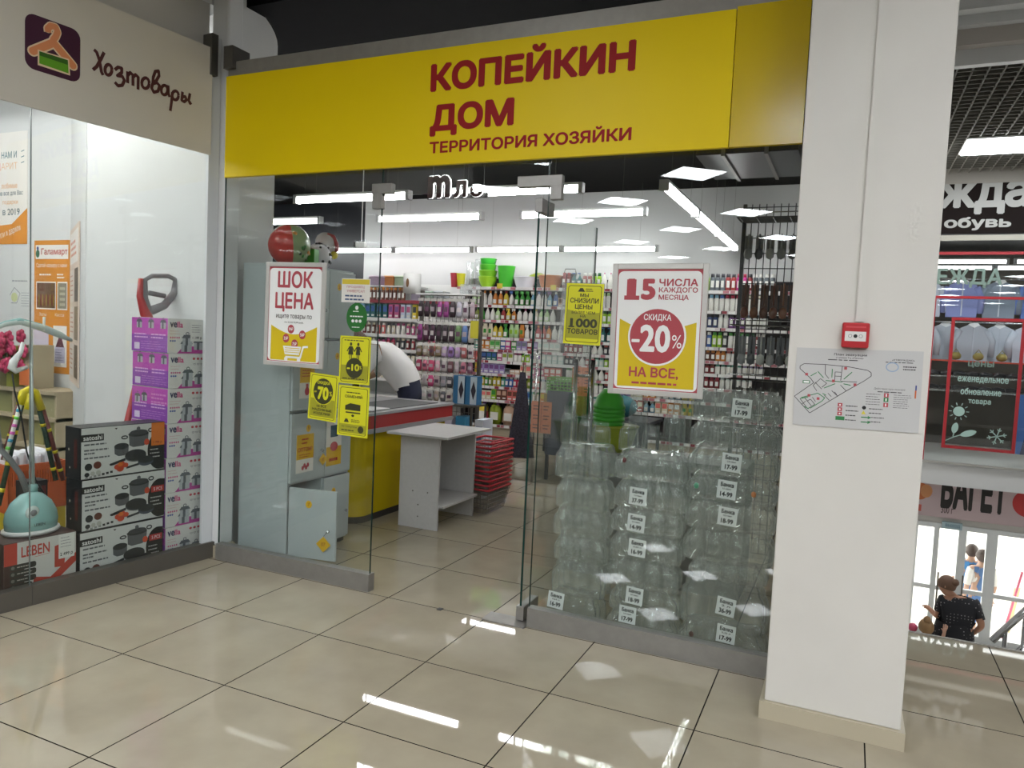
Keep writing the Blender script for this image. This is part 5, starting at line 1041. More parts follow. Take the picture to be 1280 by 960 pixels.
for k, (px, c, w_) in enumerate(((470, 'c9b8c8', .22), (488, 'd9a06a', .16), (501, 'c9d9c0', .18), (522, 'd9d0e0', .16), (536, 'cfe0d4', .18), (550, 'd4d8dc', .16))):
    x = ony(px, 350, 9.6).x; t = empty('food_container', (x, 9.66, CZ[0] + (.22 if k < 3 else .0015)), 0, '%s plastic food container %s' % (('mauve', 'orange', 'pale green', 'lilac', 'mint', 'greyish')[k], 'stacked over the brown bottles' if k < 3 else 'on the upper cosmetics board near the detergents'), 'container'); bx('tub', -w_ / 2, w_ / 2, -.1, .1, 0, .13, glass('tub_' + c, tuple(lin(c)[:3]), .55, .1, tuple(lin(c)[:3])), t, .01); bx('lid', -w_ / 2 - .005, w_ / 2 + .005, -.105, .105, .131, .15, C(c), t, .004)
bx('riser_shelf', -6.9, -5.9, BY + .02, 9.88, CZ[0] + .2, CZ[0] + .2195, SHW, None, label='narrow white riser board above the brown bottles', cat='shelf')

# ---- wire stand with hanging goods
t = empty('wire_display', (0, 0, 0), 0, 'grey wire display grid hung with packets left of the detergent shelves', 'display rack'); gy = 7.4
xa, xb = -4.5, -3.74; b = MB()
for i in range(16): x = xa + (xb - xa) * i / 15; b.tube([(x, gy, .1), (x, gy, 1.9)], .003, WIRE, 4)
for i in range(19): z = .1 + i * .1; b.tube([(xa, gy + .005, z), (xb, gy + .005, z)], .003, WIRE, 4)
b.build('grid_panel', t)
for x in (xa, xb): bx('post', x - .015, x + .015, gy - .015, gy + .03, 0, 1.95, DSTEEL, t)
for x in (xa, xb): bx('foot', x - .02, x + .02, gy - .22, gy + .25, 0, .03, DSTEEL, t)
bx('header_board', xa, xb + .0, gy - .14, gy + .02, 1.9, 1.915, SHW, t)
HK = MB(); HK.tube([(0, 0, .0), (0, -.16, 0), (0, -.17, .015)], .003, CHROME, 4); hkm = HK.mesh('hook')
def hang(x, z, w_, h_, c, c2, label, par, yoff=0, group=None, yy=None):
    Y = (gy if yy is None else yy) - .1 - yoff; k = ('hp', round(w_, 3), round(h_, 3), c, c2)
    if k not in PM:
        b = MB(); b.box(-w_ / 2, w_ / 2, -.004, .0, -.025, .01, C('d8d6d0')); b.lathe([(w_ * .42, -h_), (w_ * .5, -h_ * .8), (w_ * .46, -h_ * .35), (w_ * .3, -.025)], C(c, .35), 8, sy=.35); b.box(-w_ * .3, w_ * .3, -w_ * .19, -w_ * .17, -h_ * .7, -h_ * .45, C(c2)); PM[k] = b.mesh('hanging_packet')
    inst('hanging_packet', PM[k], None, (x, Y, z - .006), rg.uniform(-.2, .2), label=label, cat='packet', group=group or label)
rowsH = [(1.86, .2, ['2a1a24', '2a1a24', '2a1a24', '8a3a7a', '8a3a7a', '2a1a24', 'a8a4b0', 'b8b4b8', '9a8a90']), (1.6, .21, ['8a3a7a', '4a2238', '3a1a30', '2a1a24', '2a1a24', '3a2030', '6a8a5a', '5a7ab0', 'c9c4c0']), (1.36, .14, ['7a6a4a', 'a89a8a', '6a4a40', '8a7a60', 'c0a8c8', '9a7ab8', 'b89ac0', 'a85a5a', 'c0b8b8']), (1.2, .15, ['a83a5a', 'c06a80', 'c94a70', 'd0a0b0', 'b8b0b0', '6a4048', 'b8a8b0', 'c07a8a', '8a5a70']), (1.03, .15, ['c9c4c0', 'a8a0a0', 'c94a80', 'b0a0a0', '8a8a90', '4a4a50', 'c0b0a8', 'b89a98', 'c9a8a8']), (.86, .14, ['c9c4c0', 'b8b8b4', '9a9a98', 'a89a8a', '5a5a60', 'c9c0b8'])]
rn = ('top', 'second', 'third', 'fourth', 'fifth', 'lowest')
cnm = {'2a1a24': 'near black', '8a3a7a': 'violet', 'a8a4b0': 'silvery', '4a2238': 'plum', '3a1a30': 'dark plum'}
for k, (z, h_, cols) in enumerate(rowsH):
    for i, c in enumerate(cols):
        x = xa + .05 + i * .082; inst('hook', hkm, t, (x, gy, z)); hang(x, z, .075, h_, c, ('c9c0c0', '5a3a50', 'a89aa0')[(i + k) % 3], '%s hanging packet, %s from left, %s row of the wire grid' % (cnm.get(c, 'small'), ('first', 'second', 'third', 'fourth', 'fifth', 'sixth', 'seventh', 'eighth', 'ninth')[i], rn[k]), t, group='packets on the wire grid')
t = empty('bin_roll', (ony(518, 360, gy).x, gy - .05, 1.9155), 0, 'large white roll with a brown oval label on the wire grid top', 'roll'); b = MB(); b.lathe([(.1, 0), (.1, .22)], C('c9c9c6'), 20, Matrix.Rotation(0, 4, 'X')); b.build('roll', t); p = Print((0, -.1, .11)); p.oval(0, 0, .02, .05, C('6a4a2a'), 0, 14); p.build('label', t)
bx('storage_box', -3.95, -3.76, gy - .12, gy, 1.9155, 2.02, CLR, None, label='small clear storage box on the right end of the wire grid top', cat='box')
bx('price_flag', ony(588, 410, 7.2).x, ony(598, 410, 7.2).x, 7.2, 7.204, ony(593, 423, 7.2).z, ony(593, 401, 7.2).z, C('b8b02a'), None, label='yellow and black price flag hanging at the right of the wire grid', cat='card')
# flat mop boxes and shelf below
t = empty('low_shelf', (0, 0, 0), 0, 'low metal shelf stand holding the blue mop boxes', 'shelf'); sx0, sx1 = -3.98, -3.52
for z in (.74, .42, .1): bx('shelf_board', sx0, sx1, 6.85, 7.2, z - .02, z, DSTEEL, t)
for x in (sx0, sx1 - .02):
    for y in (6.85, 7.18): bx('post', x, x + .02, y, y + .02, 0, .74, DSTEEL, t)
for k, x in enumerate((-3.735, -3.59)):
    t = empty('mop_box', (x, 6.95, .7405), 0, 'blue and white mop box with a black diamond, %s one on the low stand' % ('left', 'right')[k], 'box', 'mop boxes'); bx('carton', -.068, .068, 0, .12, 0, .3, C('2f6a94'), t, .002); p = Print((-.03, 0, 0)); p.rect(.02, .005, .096, .295, C('b8c4cc'), 0); p.poly([(.058, .05), (.088, .15), (.058, .25), (.028, .15)], C('2a2430'), 1); p.build('print', t)
bx('tissue_pack', -3.95, -3.78, 6.9, 7.05, .4205, .6, C('c9c0d0'), None, .01, label='pale lilac tissue pack on the low stand', cat='packet'); bx('cleaning_tool', -3.74, -3.6, 6.9, 7.05, .4205, .62, C('2f7aa0'), None, .02, label='bright blue sponge block on the low stand', cat='sponge')

# ---- goods standing in the middle of the shop
t = empty('hanging_apron', (-3.0, 6.93, 0), 0, 'dark patterned cloth hanging to a wide hem beside the aisle', 'cloth'); b = MB(); V = []; Fc = []; n = 28
for i in range(8):
    q = i / 7
    for j in range(n): a = 2 * PI * j / n; r_ = (.03 + .11 * q) * (1 + .16 * q * math.sin(a * 7)); V.append((r_ * math.cos(a), r_ * .6 * math.sin(a), 1.12 - .86 * q))
Fc = [(i * n + j, i * n + (j + 1) % n, (i + 1) * n + (j + 1) % n, (i + 1) * n + j) for i in range(7) for j in range(n)]; b.add(V, Fc, mat('dark_print_cloth', '34303c', .8, vary=.6, scale=60), True); b.build('cloth', t); b = MB(); b.tube([(0, 0, 1.1), (.01, 0, 1.3), (.2, .05, 1.32)], .006, CHROME, 6); b.build('hanger', t)
t = empty('garment_rail', (-2.6, 7.0, 0), 0, 'chrome garment rail with grey cloth near the orange sheets', 'rail'); b = MB(); b.tube([(-.28, 0, .0), (-.28, 0, 1.35), (.28, 0, 1.35), (.28, 0, 0)], .012, CHROME, 8); b.build('frame', t)
b = MB(); V = []; n = 24
for i in range(5):
    for j in range(n): a = 2 * PI * j / n; V.append((-.02 + .13 * math.cos(a) * (1 + .1 * math.sin(5 * a)), .05 * math.sin(a), .95 - i * .16))
b.add(V, [(i * n + j, i * n + (j + 1) % n, (i + 1) * n + (j + 1) % n, (i + 1) * n + j) for i in range(4) for j in range(n)], C('4a4f5c', .8), True); b.build('hanging_cloth', t, 'grey blue folded cloth')
def osheet(px0, py0, px1, py1, Y, label):
    a, c = ony(px0, py1, Y), ony(px1, py0, Y); t = empty('price_sheet', (a.x, Y, a.z), 0, label, 'sheet'); W, H = c.x - a.x, c.z - a.z; bx('paper', 0, W, -.002, .0, 0, H, C('cf7a52'), t); p = Print((0, -.002, 0))
    p.stroke([(W / 2, H * .04), (W / 2, H * .96)], .004, C('7a4030'), 0)
    for i in range(3):
        for j in range(2): p.lines(W * (.1 + .5 * j), H * (.1 + .3 * i), W * (.42 + .5 * j), H * (.3 + .3 * i), 2, C('4a2a24'), 0, i * 2 + j, .4)
    p.build('print', t); return t
osheet(663, 503, 690, 540, 6.93, 'orange price sheet in two columns in front of the garment rail'); q_ = osheet(714, 460, 742, 494, 7.3, 'orange price sheet on a stem seen behind the glass door handle'); b = MB(); b.tube([(.12, .006, .1), (.12, .006, .6905 - q_.location.z)], .005, CHROME, 6); b.build('stem', q_)
def wbasket(x, y, z, w_, d_, h_, c, label):
    t = empty('goods_basket', (x, y, z), 0, label, 'basket'); b = MB(); m = C(c, .4)
    for k in range(6): zz = h_ * k / 5; b.tube([(-w_, -d_, zz), (w_, -d_, zz), (w_, d_, zz), (-w_, d_, zz)], .005, m, 4, closed=True)
    for i in range(9):
        u = -1 + i / 4
        for s in (-1, 1): b.tube([(u * w_, s * d_, 0), (u * w_, s * d_, h_)], .005, m, 4)
        if i < 6: 
            for s in (-1, 1): b.tube([(s * w_, (-1 + i / 2.5) * d_, 0), (s * w_, (-1 + i / 2.5) * d_, h_)], .005, m, 4)
    b.box(-w_, w_, -d_, d_, -.004, .0, m); b.build('body', t)
t = empty('sale_table', (0, 0, 0), 0, 'dark sale table carrying the green basket and yellow packs', 'table'); bx('table_top', -2.85, -1.75, 7.2, 7.8, .66, .69, C('3a3c42'), t); 
for x in (-2.83, -1.8):
    for y in (7.22, 7.75): bx('leg', x, x + .03, y, y + .03, 0, .66, C('3a3c42'), t)
bx('front_cloth', -2.85, -1.75, 7.19, 7.198, .3, .66, C('30343c'), t)
wbasket(-2.72, 7.4, .905, .15, .12, .16, '5aa02a', 'lime green slotted basket on top of the cardboard box'); t = empty('cardboard_box', (-2.68, 7.42, .6905), 0, 'yellowish cardboard box under the green basket', 'box'); bx('carton', -.22, .22, -.14, .14, 0, .205, C('9a7f3a'), t, .005); p = Print((0, -.14, 0)); p.poly([(-.18, .02), (.1, .03), (.18, .18), (-.1, .17)], C('b89a52'), 0); p.oval(-.05, .1, .07, .05, C('6a4a2a'), 1); p.build('print', t)
for i in range(7): rgx = random.Random(i); o = MB(); o.ball((0, 0, .04), .05, C(('2a2a2e', '55504c', '3a3a3a')[i % 3]), 8, sc=(1, .9, .8)); o.build('wrapped_item', None, 'dark wrapped item heaped in the lime green basket', 'packet', 'dark items in the green basket', loc=(-2.82 + .035 * i, 7.36 + .03 * (i % 3), .93 + .03 * (i % 2)))
bx('blue_packet', -2.38, -2.2, 7.22, 7.4, .6905, .76, C('5a86a0'), None, .01, label='flat light blue packet on the sale table', cat='packet')
t = empty('goods_pile', (-2.1, 7.45, .6905), 0, 'teal rolled plastic bag on the sale table', 'bag'); b = MB(); b.ball((0, 0, .12), .15, C('2f7078', .3), 12, sc=(1.1, .7, .78)); b.build('bag', t)
# green pots behind the jars
for k in range(5): t = empty('plant_pot', (-1.385, 4.62, .945 + k * .026), 0, 'green plastic pot turned upside down, %s of the nest behind the jars' % ('lowest', 'second', 'third', 'fourth', 'uppermost')[k], 'pot', 'nested green pots'); b = MB(); b.lathe([(.1, .0), (.104, .004), (.1, .02), (.092, .03), (.085, .07), (.05, .11), (.046, .125), (.001, .126)], mat('pot_green', '3fa52c', .35), 20, caps=False); b.build('body', t)
t = empty('basin', (-1.35, 4.62, .78), 0, 'yellow green basin under the upturned pots', 'basin'); b = MB(); b.lathe([(.001, .002), (.1, 0), (.13, .06), (.16, .16), (.165, .164), (.001, .1645)], C('8f9a2a', .3), 24, caps=False); b.build('body', t)
t = empty('goods_stand', (0, 0, 0), 0, 'low grey goods stand hidden behind the jar stacks', 'stand'); bx('body', -1.62, -.5, 4.47, 4.86, 0, .779, C('6a6a66'), t)

# ---- dark rack with kitchen tools at the right
t = empty('wire_display', (0, 0, 0), 0, 'dark wire rack of kitchen tools beside the column', 'display rack'); ry = 5.2; b = MB(); DW = mat('dark_wire', '3c3c3e', .3, .7)
rxa, rxb = -.7, -.16
for i in range(13): x = rxa + (rxb - rxa) * i / 12; b.tube([(x, ry, .1), (x, ry, 2.42)], .003, DW, 4)
for i in range(24): z = .1 + i * .1; b.tube([(rxa, ry + .006, z), (rxb, ry + .006, z)], .003, DW, 4)
b.build('grid_panel', t)
for x in (rxa, rxb): bx('post', x - .012, x + .012, ry - .012, ry + .028, 0, 2.42, DW, t)
for z in (2.3, 1.62, 1.27, 1.02, .93):
    bb = MB(); [bb.tube([(rxa - .02, ry - .02 - .03 * i_, z), (rxb, ry - .02 - .03 * i_, z)], .003, CHROME, 4) for i_ in range(8)]; [bb.tube([(rxa + .1 * i_, ry, z - .004), (rxa + .1 * i_, ry - .23, z - .004)], .003, CHROME, 4) for i_ in range(7)]; bb.tube([(rxa - .02, ry - .22, z + .03), (rxb, ry - .22, z + .03)], .004, CHROME, 5); bb.build('wire_tray', t)
rt = random.Random(4)
for k, (z, n_) in enumerate(((2.22, 7), (1.9, 8), (1.56, 8), (1.22, 7))):
    for i in range(n_):
        x = rxa + .04 + i * (rxb - rxa - .06) / n_; c = ((('8a8c8e', '5a5c60', 'a8a8a8'), ('6a3a2a', '7a4a30', '5a3426'), ('8f9092', '4a4c50', 'b8b8b4'), ('3a3a34', '4a4a40', '2f2f2c'))[k])[i % 3]
        b = MB(); hh = (.16, .24, .2, .24)[k]
        b.tube([(0, 0, 0), (0, 0, -hh * .6)], .006, C(c, .3), 6); b.ball((0, 0, -hh * .8), .028, C(c, .3), 8, sc=(1, .3, 1.4)); b.box(-.024, .024, .004, .01, -hh * .95, -.01, C(('6f7072', '4a2a1e', '5f6064', '38362f')[k]))
        b.build('kitchen_tool', None, '%s hanging kitchen tool, %s from left, %s row of the dark rack' % (('steel', 'wooden', 'chrome', 'black')[k], ('first', 'second', 'third', 'fourth', 'fifth', 'sixth', 'seventh', 'eighth')[i], ('top', 'second', 'third', 'lowest')[k]), 'utensil', 'tools on the dark rack', loc=(x, ry - .04, z))

# ---- ceiling duct, glowing letters added in place of a sign reflected in the glass, and camera
t = empty('air_duct', (0, 0, 0), 0, 'square galvanised air duct under the black shop ceiling', 'duct'); bx('duct_body', -1.33, -.5, 6.6, 7.6, 3.1, 3.25, mat('galvanised', '303236', .35, .6, vary=.5, scale=60), t); 
for x in (-1.1, -.75): bx('flange', x - .015, x + .015, 6.58, 7.62, 3.08, 3.26, DSTEEL, t)
bx('hanger_strap', -1.0, -.98, 7.0, 7.02, 3.25, 3.5, DSTEEL, t)
t = empty('sign_reflection', (-3.33, 5.5, 2.6), 0, 'dark red letters with a white glow above the front tube lamps', 'sign'); bx('rail', -.02, .55, .035, .05, .0, .04, BLK, t)
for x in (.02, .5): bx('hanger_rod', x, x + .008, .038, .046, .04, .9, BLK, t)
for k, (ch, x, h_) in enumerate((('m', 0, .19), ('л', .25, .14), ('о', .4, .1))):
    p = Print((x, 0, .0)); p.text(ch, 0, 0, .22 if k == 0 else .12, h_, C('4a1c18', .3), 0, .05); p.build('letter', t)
    p = Print((x, .012, .0), (1, 0, 0)); p.text(ch, -.007, 0, .225 if k == 0 else .125, h_ + .006, mat('reflected_glow', 'ffffff', .5, emit=2.5), 0, .08); p.build('halo', t, 'white glowing edge')
t = empty('security_camera', ony(448, 306, 6.9), 0, 'small white security camera hanging near the tube lamps', 'camera'); b = MB(); b.box(-.02, .1, -.03, .03, -.03, .03, PLASTW, .006); b.build('housing', t); b = MB(); b.lathe([(.03, 0), (.03, .03), (.018, .03)], C('2a2a2a'), 12, Matrix.Translation((-.02, 0, 0)) @ Matrix.Rotation(-PI / 2, 4, 'Y')); b.build('lens', t); b = MB(); b.tube([(.04, 0, .03), (.04, 0, 3.5 - t.location.z)], .006, PLASTW, 6); b.build('mount', t)

# ================================================================== far clothes shop across the void
fy = 11.75; FB = mat('far_black', '120b09', .7, spec=.1); FRD = mat('frame_red', '8a1a20', .4); FT = C('8f8f8a', .5)
t = empty('far_shop_sign', (0, 0, 0), 0, 'black sign with grey lettering on the clothes shop across the void', 'sign')
bx('panel', .3, 4.2, fy - .03, fy + .02, 3.12, 3.8, FB, t); p = Print((0, fy - .03, 0), base=.002); 
p.text('одежда', -.0, 3.37, 1.98, 3.82, FT, 0, .04); p.text('обувь', 1.03, 3.16, 1.8, 3.34, FT, 0, .04); p.build('lettering', t)
bx('trim_bar', .3, 4.2, fy - .035, fy + .02, 3.03, 3.1, mat('trim_bar', '8f8c80', .4), t)
t = empty('far_shop_window', (0, 0, 0), 0, 'red framed glass window of the clothes shop across the void', 'window')
bx('pane', .3, 4.2, fy - .005, fy + .005, .03, 3.03, PANE, t)
b = MB()
for a in (2.27, 2.86): b.box(.3, 4.2, fy - .02, fy + .02, a - .018, a + .018, FRD)
b.box(.985, 1.015, fy - .02, fy + .02, .03, 2.252, FRD); b.build('frame', t, 'dark red metal frame')
b = MB(); x0, x1, z0, z1 = 1.235, 2.045, .22, 2.0
b.box(x0 - .02, x0 + .02, fy - .03, fy - .008, z0, z1, FRD); b.box(x1 - .02, x1 + .02, fy - .03, fy - .008, z0, z1, FRD); b.box(x0 + .02, x1 - .02, fy - .03, fy - .008, z0, z0 + .04, FRD); b.box(x0 + .02, x1 - .02, fy - .03, fy - .008, z1 - .04, z1, FRD); b.build('poster_frame', t, 'dark red rectangular frame')
FG = C('8aa39a', .6); p = Print((0, fy - .006, 0), base=.001)
p.text('ЕЖДА', 1.0, 2.40, 1.76, 2.66, C('5f7268', .6), 0, .03)
p.text('цены', 1.45, 1.33, 1.75, 1.42, C('5f7268', .6), 0, .02)
p.text('еженедельное', 1.345, 1.12, 1.93, 1.21, FG, 0, .02); p.text('обновление', 1.39, .965, 1.86, 1.055, FG, 0, .02); p.text('товара', 1.49, .83, 1.75, .905, FG, 0, .02)
p.oval(1.39, .73, .068, .066, FG, 0)
for k in range(10): a = 2 * PI * k / 10; p.stroke([(1.39 + .085 * math.cos(a), .73 + .085 * math.sin(a)), (1.39 + .12 * math.cos(a), .73 + .12 * math.sin(a))], .01, FG, 0)
for (cx, cz, L, W_, an) in ((1.36, .5, .075, .04, 80), (1.52, .44, .1, .042, 20)):
    ca, sa = math.cos(math.radians(an)), math.sin(math.radians(an)); pts = [(L * math.cos(a), W_ * math.sin(a) * abs(math.sin(a)) ** .3) for a in [2 * PI * i / 20 for i in range(20)]]; p.poly([(cx + x * ca - y * sa, cz + x * sa + y * ca) for x, y in pts], FG, 0)
p.stroke([(1.26, .32), (1.36, .38), (1.45, .42)], .012, FG, 0); p.stroke([(1.345, .38), (1.355, .45)], .012, FG, 0)
for k in range(6):
    a = PI * k / 3 + .25; c, s = math.cos(a), math.sin(a); X, Z = 1.85, .43; p.stroke([(X, Z), (X + .115 * c, Z + .115 * s)], .013, FG, 0)
    for d_ in (.5, -.5): p.stroke([(X + .07 * c, Z + .07 * s), (X + .07 * c + .035 * math.cos(a + d_ * 1.6), Z + .07 * s + .035 * math.sin(a + d_ * 1.6))], .011, FG, 0)
p.build('window_lettering', t, 'pale green vinyl lettering and symbols')
b = MB(); b.box(.3, 4.2, 14.3, 14.45, 0, 3.6, mat('far_shop_wall', '4a463f', .7)); b.build('wall_far_shop_back', kind='structure'); b = MB(); b.box(.2, .3, fy, 14.4, 0, 3.6, mat('far_shop_wall', '4a463f', .7)); b.build('wall_far_shop_left', kind='structure')
b = MB(); b.box(.3, 4.2, fy + .05, 14.4, 3.2, 3.3, C('3a3a3a')); b.build('ceiling_far_shop', kind='structure')
for k, (x, y) in enumerate(((1.35, 12.9), (2.7, 12.9), (1.3, 13.8), (2.6, 13.8))): tube_lamp(x, y, 2.87, 0, 'tube lamp inside the clothes shop across the void, %s' % ('front left', 'front right', 'rear left', 'rear right')[k], 'clothes shop tube lamps', .33, LEDF)
def shirt(c, x, y, z, label):
    t = empty('shirt', (x, y, z), random.uniform(-.15, .15), label, 'shirt', 'hanging shirts'); m = C(c, .8); bm = bmesh.new(); k = ('shirt', c)
    if k not in PM:
        out = [(-.2, -.36), (.2, -.36), (.2, -.02), (.28, -.2), (.2, -.26), (.2, -.05), (.2, -.02)]
        b = MB(); b.prism([(-.19, -.38), (.19, -.38), (.205, -.05), (.17, .08), (.07, .13), (0, .1), (-.07, .13), (-.17, .08), (-.205, -.05)], -.04, .04, m, Matrix.Rotation(PI / 2, 4, 'X'))
        for s in (-1, 1): b.tube([(s * .17, 0, .05), (s * .24, -.01, -.1), (s * .235, -.02, -.32)], .05, m, 8, rr=[.055, .05, .04])
        q = MB(); q.prism([(-.07, .13), (0, .09), (.07, .13), (.04, .16), (-.04, .16)], -.05, .05, C('e8e8ec', .8), Matrix.Rotation(PI / 2, 4, 'X')); q.box(-.008, .008, -.045, -.041, -.36, .09, C('b8bcc8'))
        PM[k] = (b.mesh('shirt_body'), q.mesh('collar'))
    bm.free(); inst('shirt_body', PM[k][0], t); inst('collar', PM[k][1], t)
    return t
for k, (px, c) in enumerate(((1172, 'b8bccc'), (1198, '7f86b8'), (1230, '7a8494'), (1262, '5f78b8'), (1295, 'a8accb'))): q = ony(px, 370, 12.6); shirt(c, .95 + k * .46, 12.6, 2.42, '%s shirt in the upper row of the clothes shop' % ('white', 'violet blue', 'grey blue', 'bright blue', 'pale lilac')[k])
for k, (px, c) in enumerate(((1172, 'b4b8c4'), (1188, 'bcc0cc'), (1204, 'a8acb8'), (1226, 'c0c4d0'), (1254, 'b8bcca'), (1285, 'b0b4c4'))): q = ony(px, 405, 12.6); shirt(c, .9 + k * .34, 12.55 + .14 * (k % 2), 1.80, '%s shirt in the lower row of the clothes shop' % ('leftmost pale', 'second pale', 'third greyish', 'whitest', 'fifth pale', 'rightmost pale')[k])
t = empty('shop_rail', (0, 0, 0), 0, 'chrome rails carrying the two rows of shirts across the void', 'rail'); b = MB()
for z in (2.59, 1.97): b.tube([(.35, 12.62, z), (4, 12.62, z)], .012, CHROME, 8)
b.tube([(.36, 12.62, 0), (.36, 12.62, 2.6)], .015, CHROME, 8); b.tube([(3.9, 12.62, 0), (3.9, 12.62, 2.6)], .015, CHROME, 8); b.build('rail_frame', t)
t = empty('display_table', (0, 0, 0), 0, 'tiered display table with red cloth in the clothes shop', 'table'); bx('upper_board', .6, 3.4, 12.1, 12.4, 1.4, 1.42, C('a83a24'), t); bx('glass_board', .6, 3.4, 12.05, 12.4, 1.18, 1.2, CLR, t); bx('lower_board', .6, 3.4, 12.05, 12.4, .98, 1.0, CLR, t)
for x in (.6, 3.36): bx('leg', x, x + .04, 12.1, 12.4, 0, 1.4, C('2a2a2a'), t)
sh = MB(); sh.tube([(-.1, 0, .03), (-.04, 0, .04), (.05, 0, .03), (.1, 0, .018)], .03, C('1c1c20', .4), 8, rr=[.03, .035, .026, .018]); shm = sh.mesh('shoe')
hm = MB(); hm.ball((0, 0, .06), .07, C('8a7a3a'), 10, sc=(1, .6, .8)); hm.tube([(-.04, 0, .1), (0, 0, .16), (.04, 0, .1)], .006, C('8a7a3a'), 6); hbm = hm.mesh('handbag')
wn = ('first', 'second', 'third', 'fourth', 'fifth', 'sixth', 'seventh', 'eighth', 'ninth')
for k in range(9):
    for z, nm in ((1.2, 'upper'), (1.0, 'lower')): inst('shoe', shm, None, (.95 + k * .16, 12.2, z + .0005), .3, label='black shoe, %s from the left on the %s glass board across the void' % (wn[k], nm), cat='shoe', group='shoes in the clothes shop')
for k, x in enumerate((1.35, 1.62, 1.9)): inst('handbag', hbm, None, (x, 12.2, 1.4205), 0, label='small olive handbag, %s on the red cloth board' % ('left', 'middle', 'right')[k], cat='bag', group='handbags')
t = empty('wall_picture', (0, 0, 0), 0, 'tall blue picture at the right edge of the clothes shop window', 'picture'); bx('board', 2.1, 2.6, 11.9, 11.93, .2, 1.0, C('3a5f9a'), t); p = Print((2.1, 11.9, .2)); p.poly([(.05, 0), (.2, 0), (.13, .5)], C('2a3050'), 0); p.build('print', t)
b = MB(); b.box(.3, 4.2, fy - .04, fy + .02, -.0, .03, mat('sill_grey', '8c8a84', .4)); b.build('trim_5', kind='structure')

# ================================================================== lower hall: banner, entrance doors
bn = empty('banner', (0, 0, 0), 0, 'wide pinkish baguette advertisement above the entrance doors', 'banner'); zt, zb = ony(1200, 575, WY - .1).z, ony(1146, 643, WY - .1).z
bx('panel', .3, 4.5, WY - .1, WY - .06, zb, zt, C('b5a2a4', .6), bn); p = Print((0, WY - .1, 0), base=.002); P2 = lambda x, y: (ony(x, y, WY - .1).x, ony(x, y, WY - .1).z)
a, c = P2(1175, 634), P2(1265, 560); p.text('БАГЕТ', a[0], a[1] - .01, c[0] + .0, a[1] + .62, C('17130f'), 0, .05); a, c = P2(1176, 641), P2(1192, 634); p.text('300 г', a[0], a[1], c[0], c[1], C('5a4a4a'), 0)
q = P2(1286, 630); p.oval(q[0], q[1], .2, .2, C('b02a2a'), 1, 28)
q = P2(1152, 618); p.oval(q[0] - .02, q[1] + .05, .11, .13, C('b8683a'), 1); p.oval(q[0] + .06, q[1] + .06, .08, .1, C('c88a5a'), 2); q = P2(1146, 634); p.rect(q[0] - .1, q[1] - .05, q[0] + .06, q[1] + .05, C('b8584a'), 3); p.build('print', bn)
dz = ony(1200, 657, WY).z
b = MB(); b.box(.2, 9, WY, WY + .15, dz, 0.0, mat('hall_wall', 'b8b6b0', .6)); b.build('wall_hall_back', kind='structure')
b = MB(); b.box(3.6, 9, WY, WY + .15, LF, dz, mat('hall_wall', 'b8b6b0', .6)); b.build('wall_hall_back_right', kind='structure')
fx = [ony(x, 700, WY).x for x in (1141, 1168, 1199, 1238, 1300)]
dn = ('door_1', 'door_2', 'door_3', 'door_4')
for k in range(4):
    xa, xb = fx[k], fx[k + 1]; t = empty(dn[k], (0, 0, 0)); t['kind'] = 'structure'; w_ = .035 if k < 2 else .07
    b = MB()
    for x in (xa, xb - w_): b.box(x, x + w_, WY - .02, WY + .05, LF, dz, ALU)
    b.box(xa + w_, xb - w_, WY - .02, WY + .05, dz - .07, dz, ALU); b.box(xa + w_, xb - w_, WY - .02, WY + .05, LF, LF + .09, ALU); zm = ony(1260, 748, WY).z; b.box(xa + w_, xb - w_, WY - .02, WY + .05, zm - .03, zm + .03, ALU); b.build('door_frame', t)
    bx('pane', xa + w_, xb - w_, WY + .01, WY + .018, LF + .09, zm - .03, PANE, t); bx('pane', xa + w_, xb - w_, WY + .01, WY + .018, zm + .03, dz - .07, PANE, t)
    if k in (1, 2): b = MB(); X = xa + .06; b.tube([(X, WY - .05, zm - .25), (X, WY - .05, zm + .25)], .012, DSTEEL, 8); b.build('door_handle', t)
q = ony(1190, 657, WY - .05); t = empty('exit_sign', (q.x, WY - .06, q.z), 0, 'small pale blue exit sign above the entrance doors', 'sign'); bx('housing', -.13, .13, -.02, .03, -.05, .05, C('9ab0b8'), t); p = Print((0, -.02, 0)); p.text('ВЫХОД', -.09, -.025, .1, .025, C('4a6a7a'), 0, .02); p.build('lettering', t)
# stair hand rail
t = empty('stair_railing', (0, 0, 0), 0, 'chrome stair handrail rising at the right picture edge', 'railing'); b = MB(); a, c = ony(1240, 801, 6.2), ony(1310, 738, 6.2); b.tube([a, c], .025, CHROME, 10); b.build('handrail', t)
b = MB(); a2, c2 = a - Vector((0, 0, .25)), c - Vector((0, 0, .25)); b.tube([a2, c2], .01, CHROME, 8); b.build('middle_rail', t)
for k in (.25, .62, .98): b = MB(); q = a.lerp(c, k); b.tube([q, Vector((q.x, q.y, -1.9))], .016, CHROME, 8); b.build('baluster', t)
b = MB(); b.box(1.0, 2.2, 5.9, 6.9, LF, -1.9, mat('stair_concrete', 'a8a49c', .7)); b.build('floor_stair_landing', kind='structure')
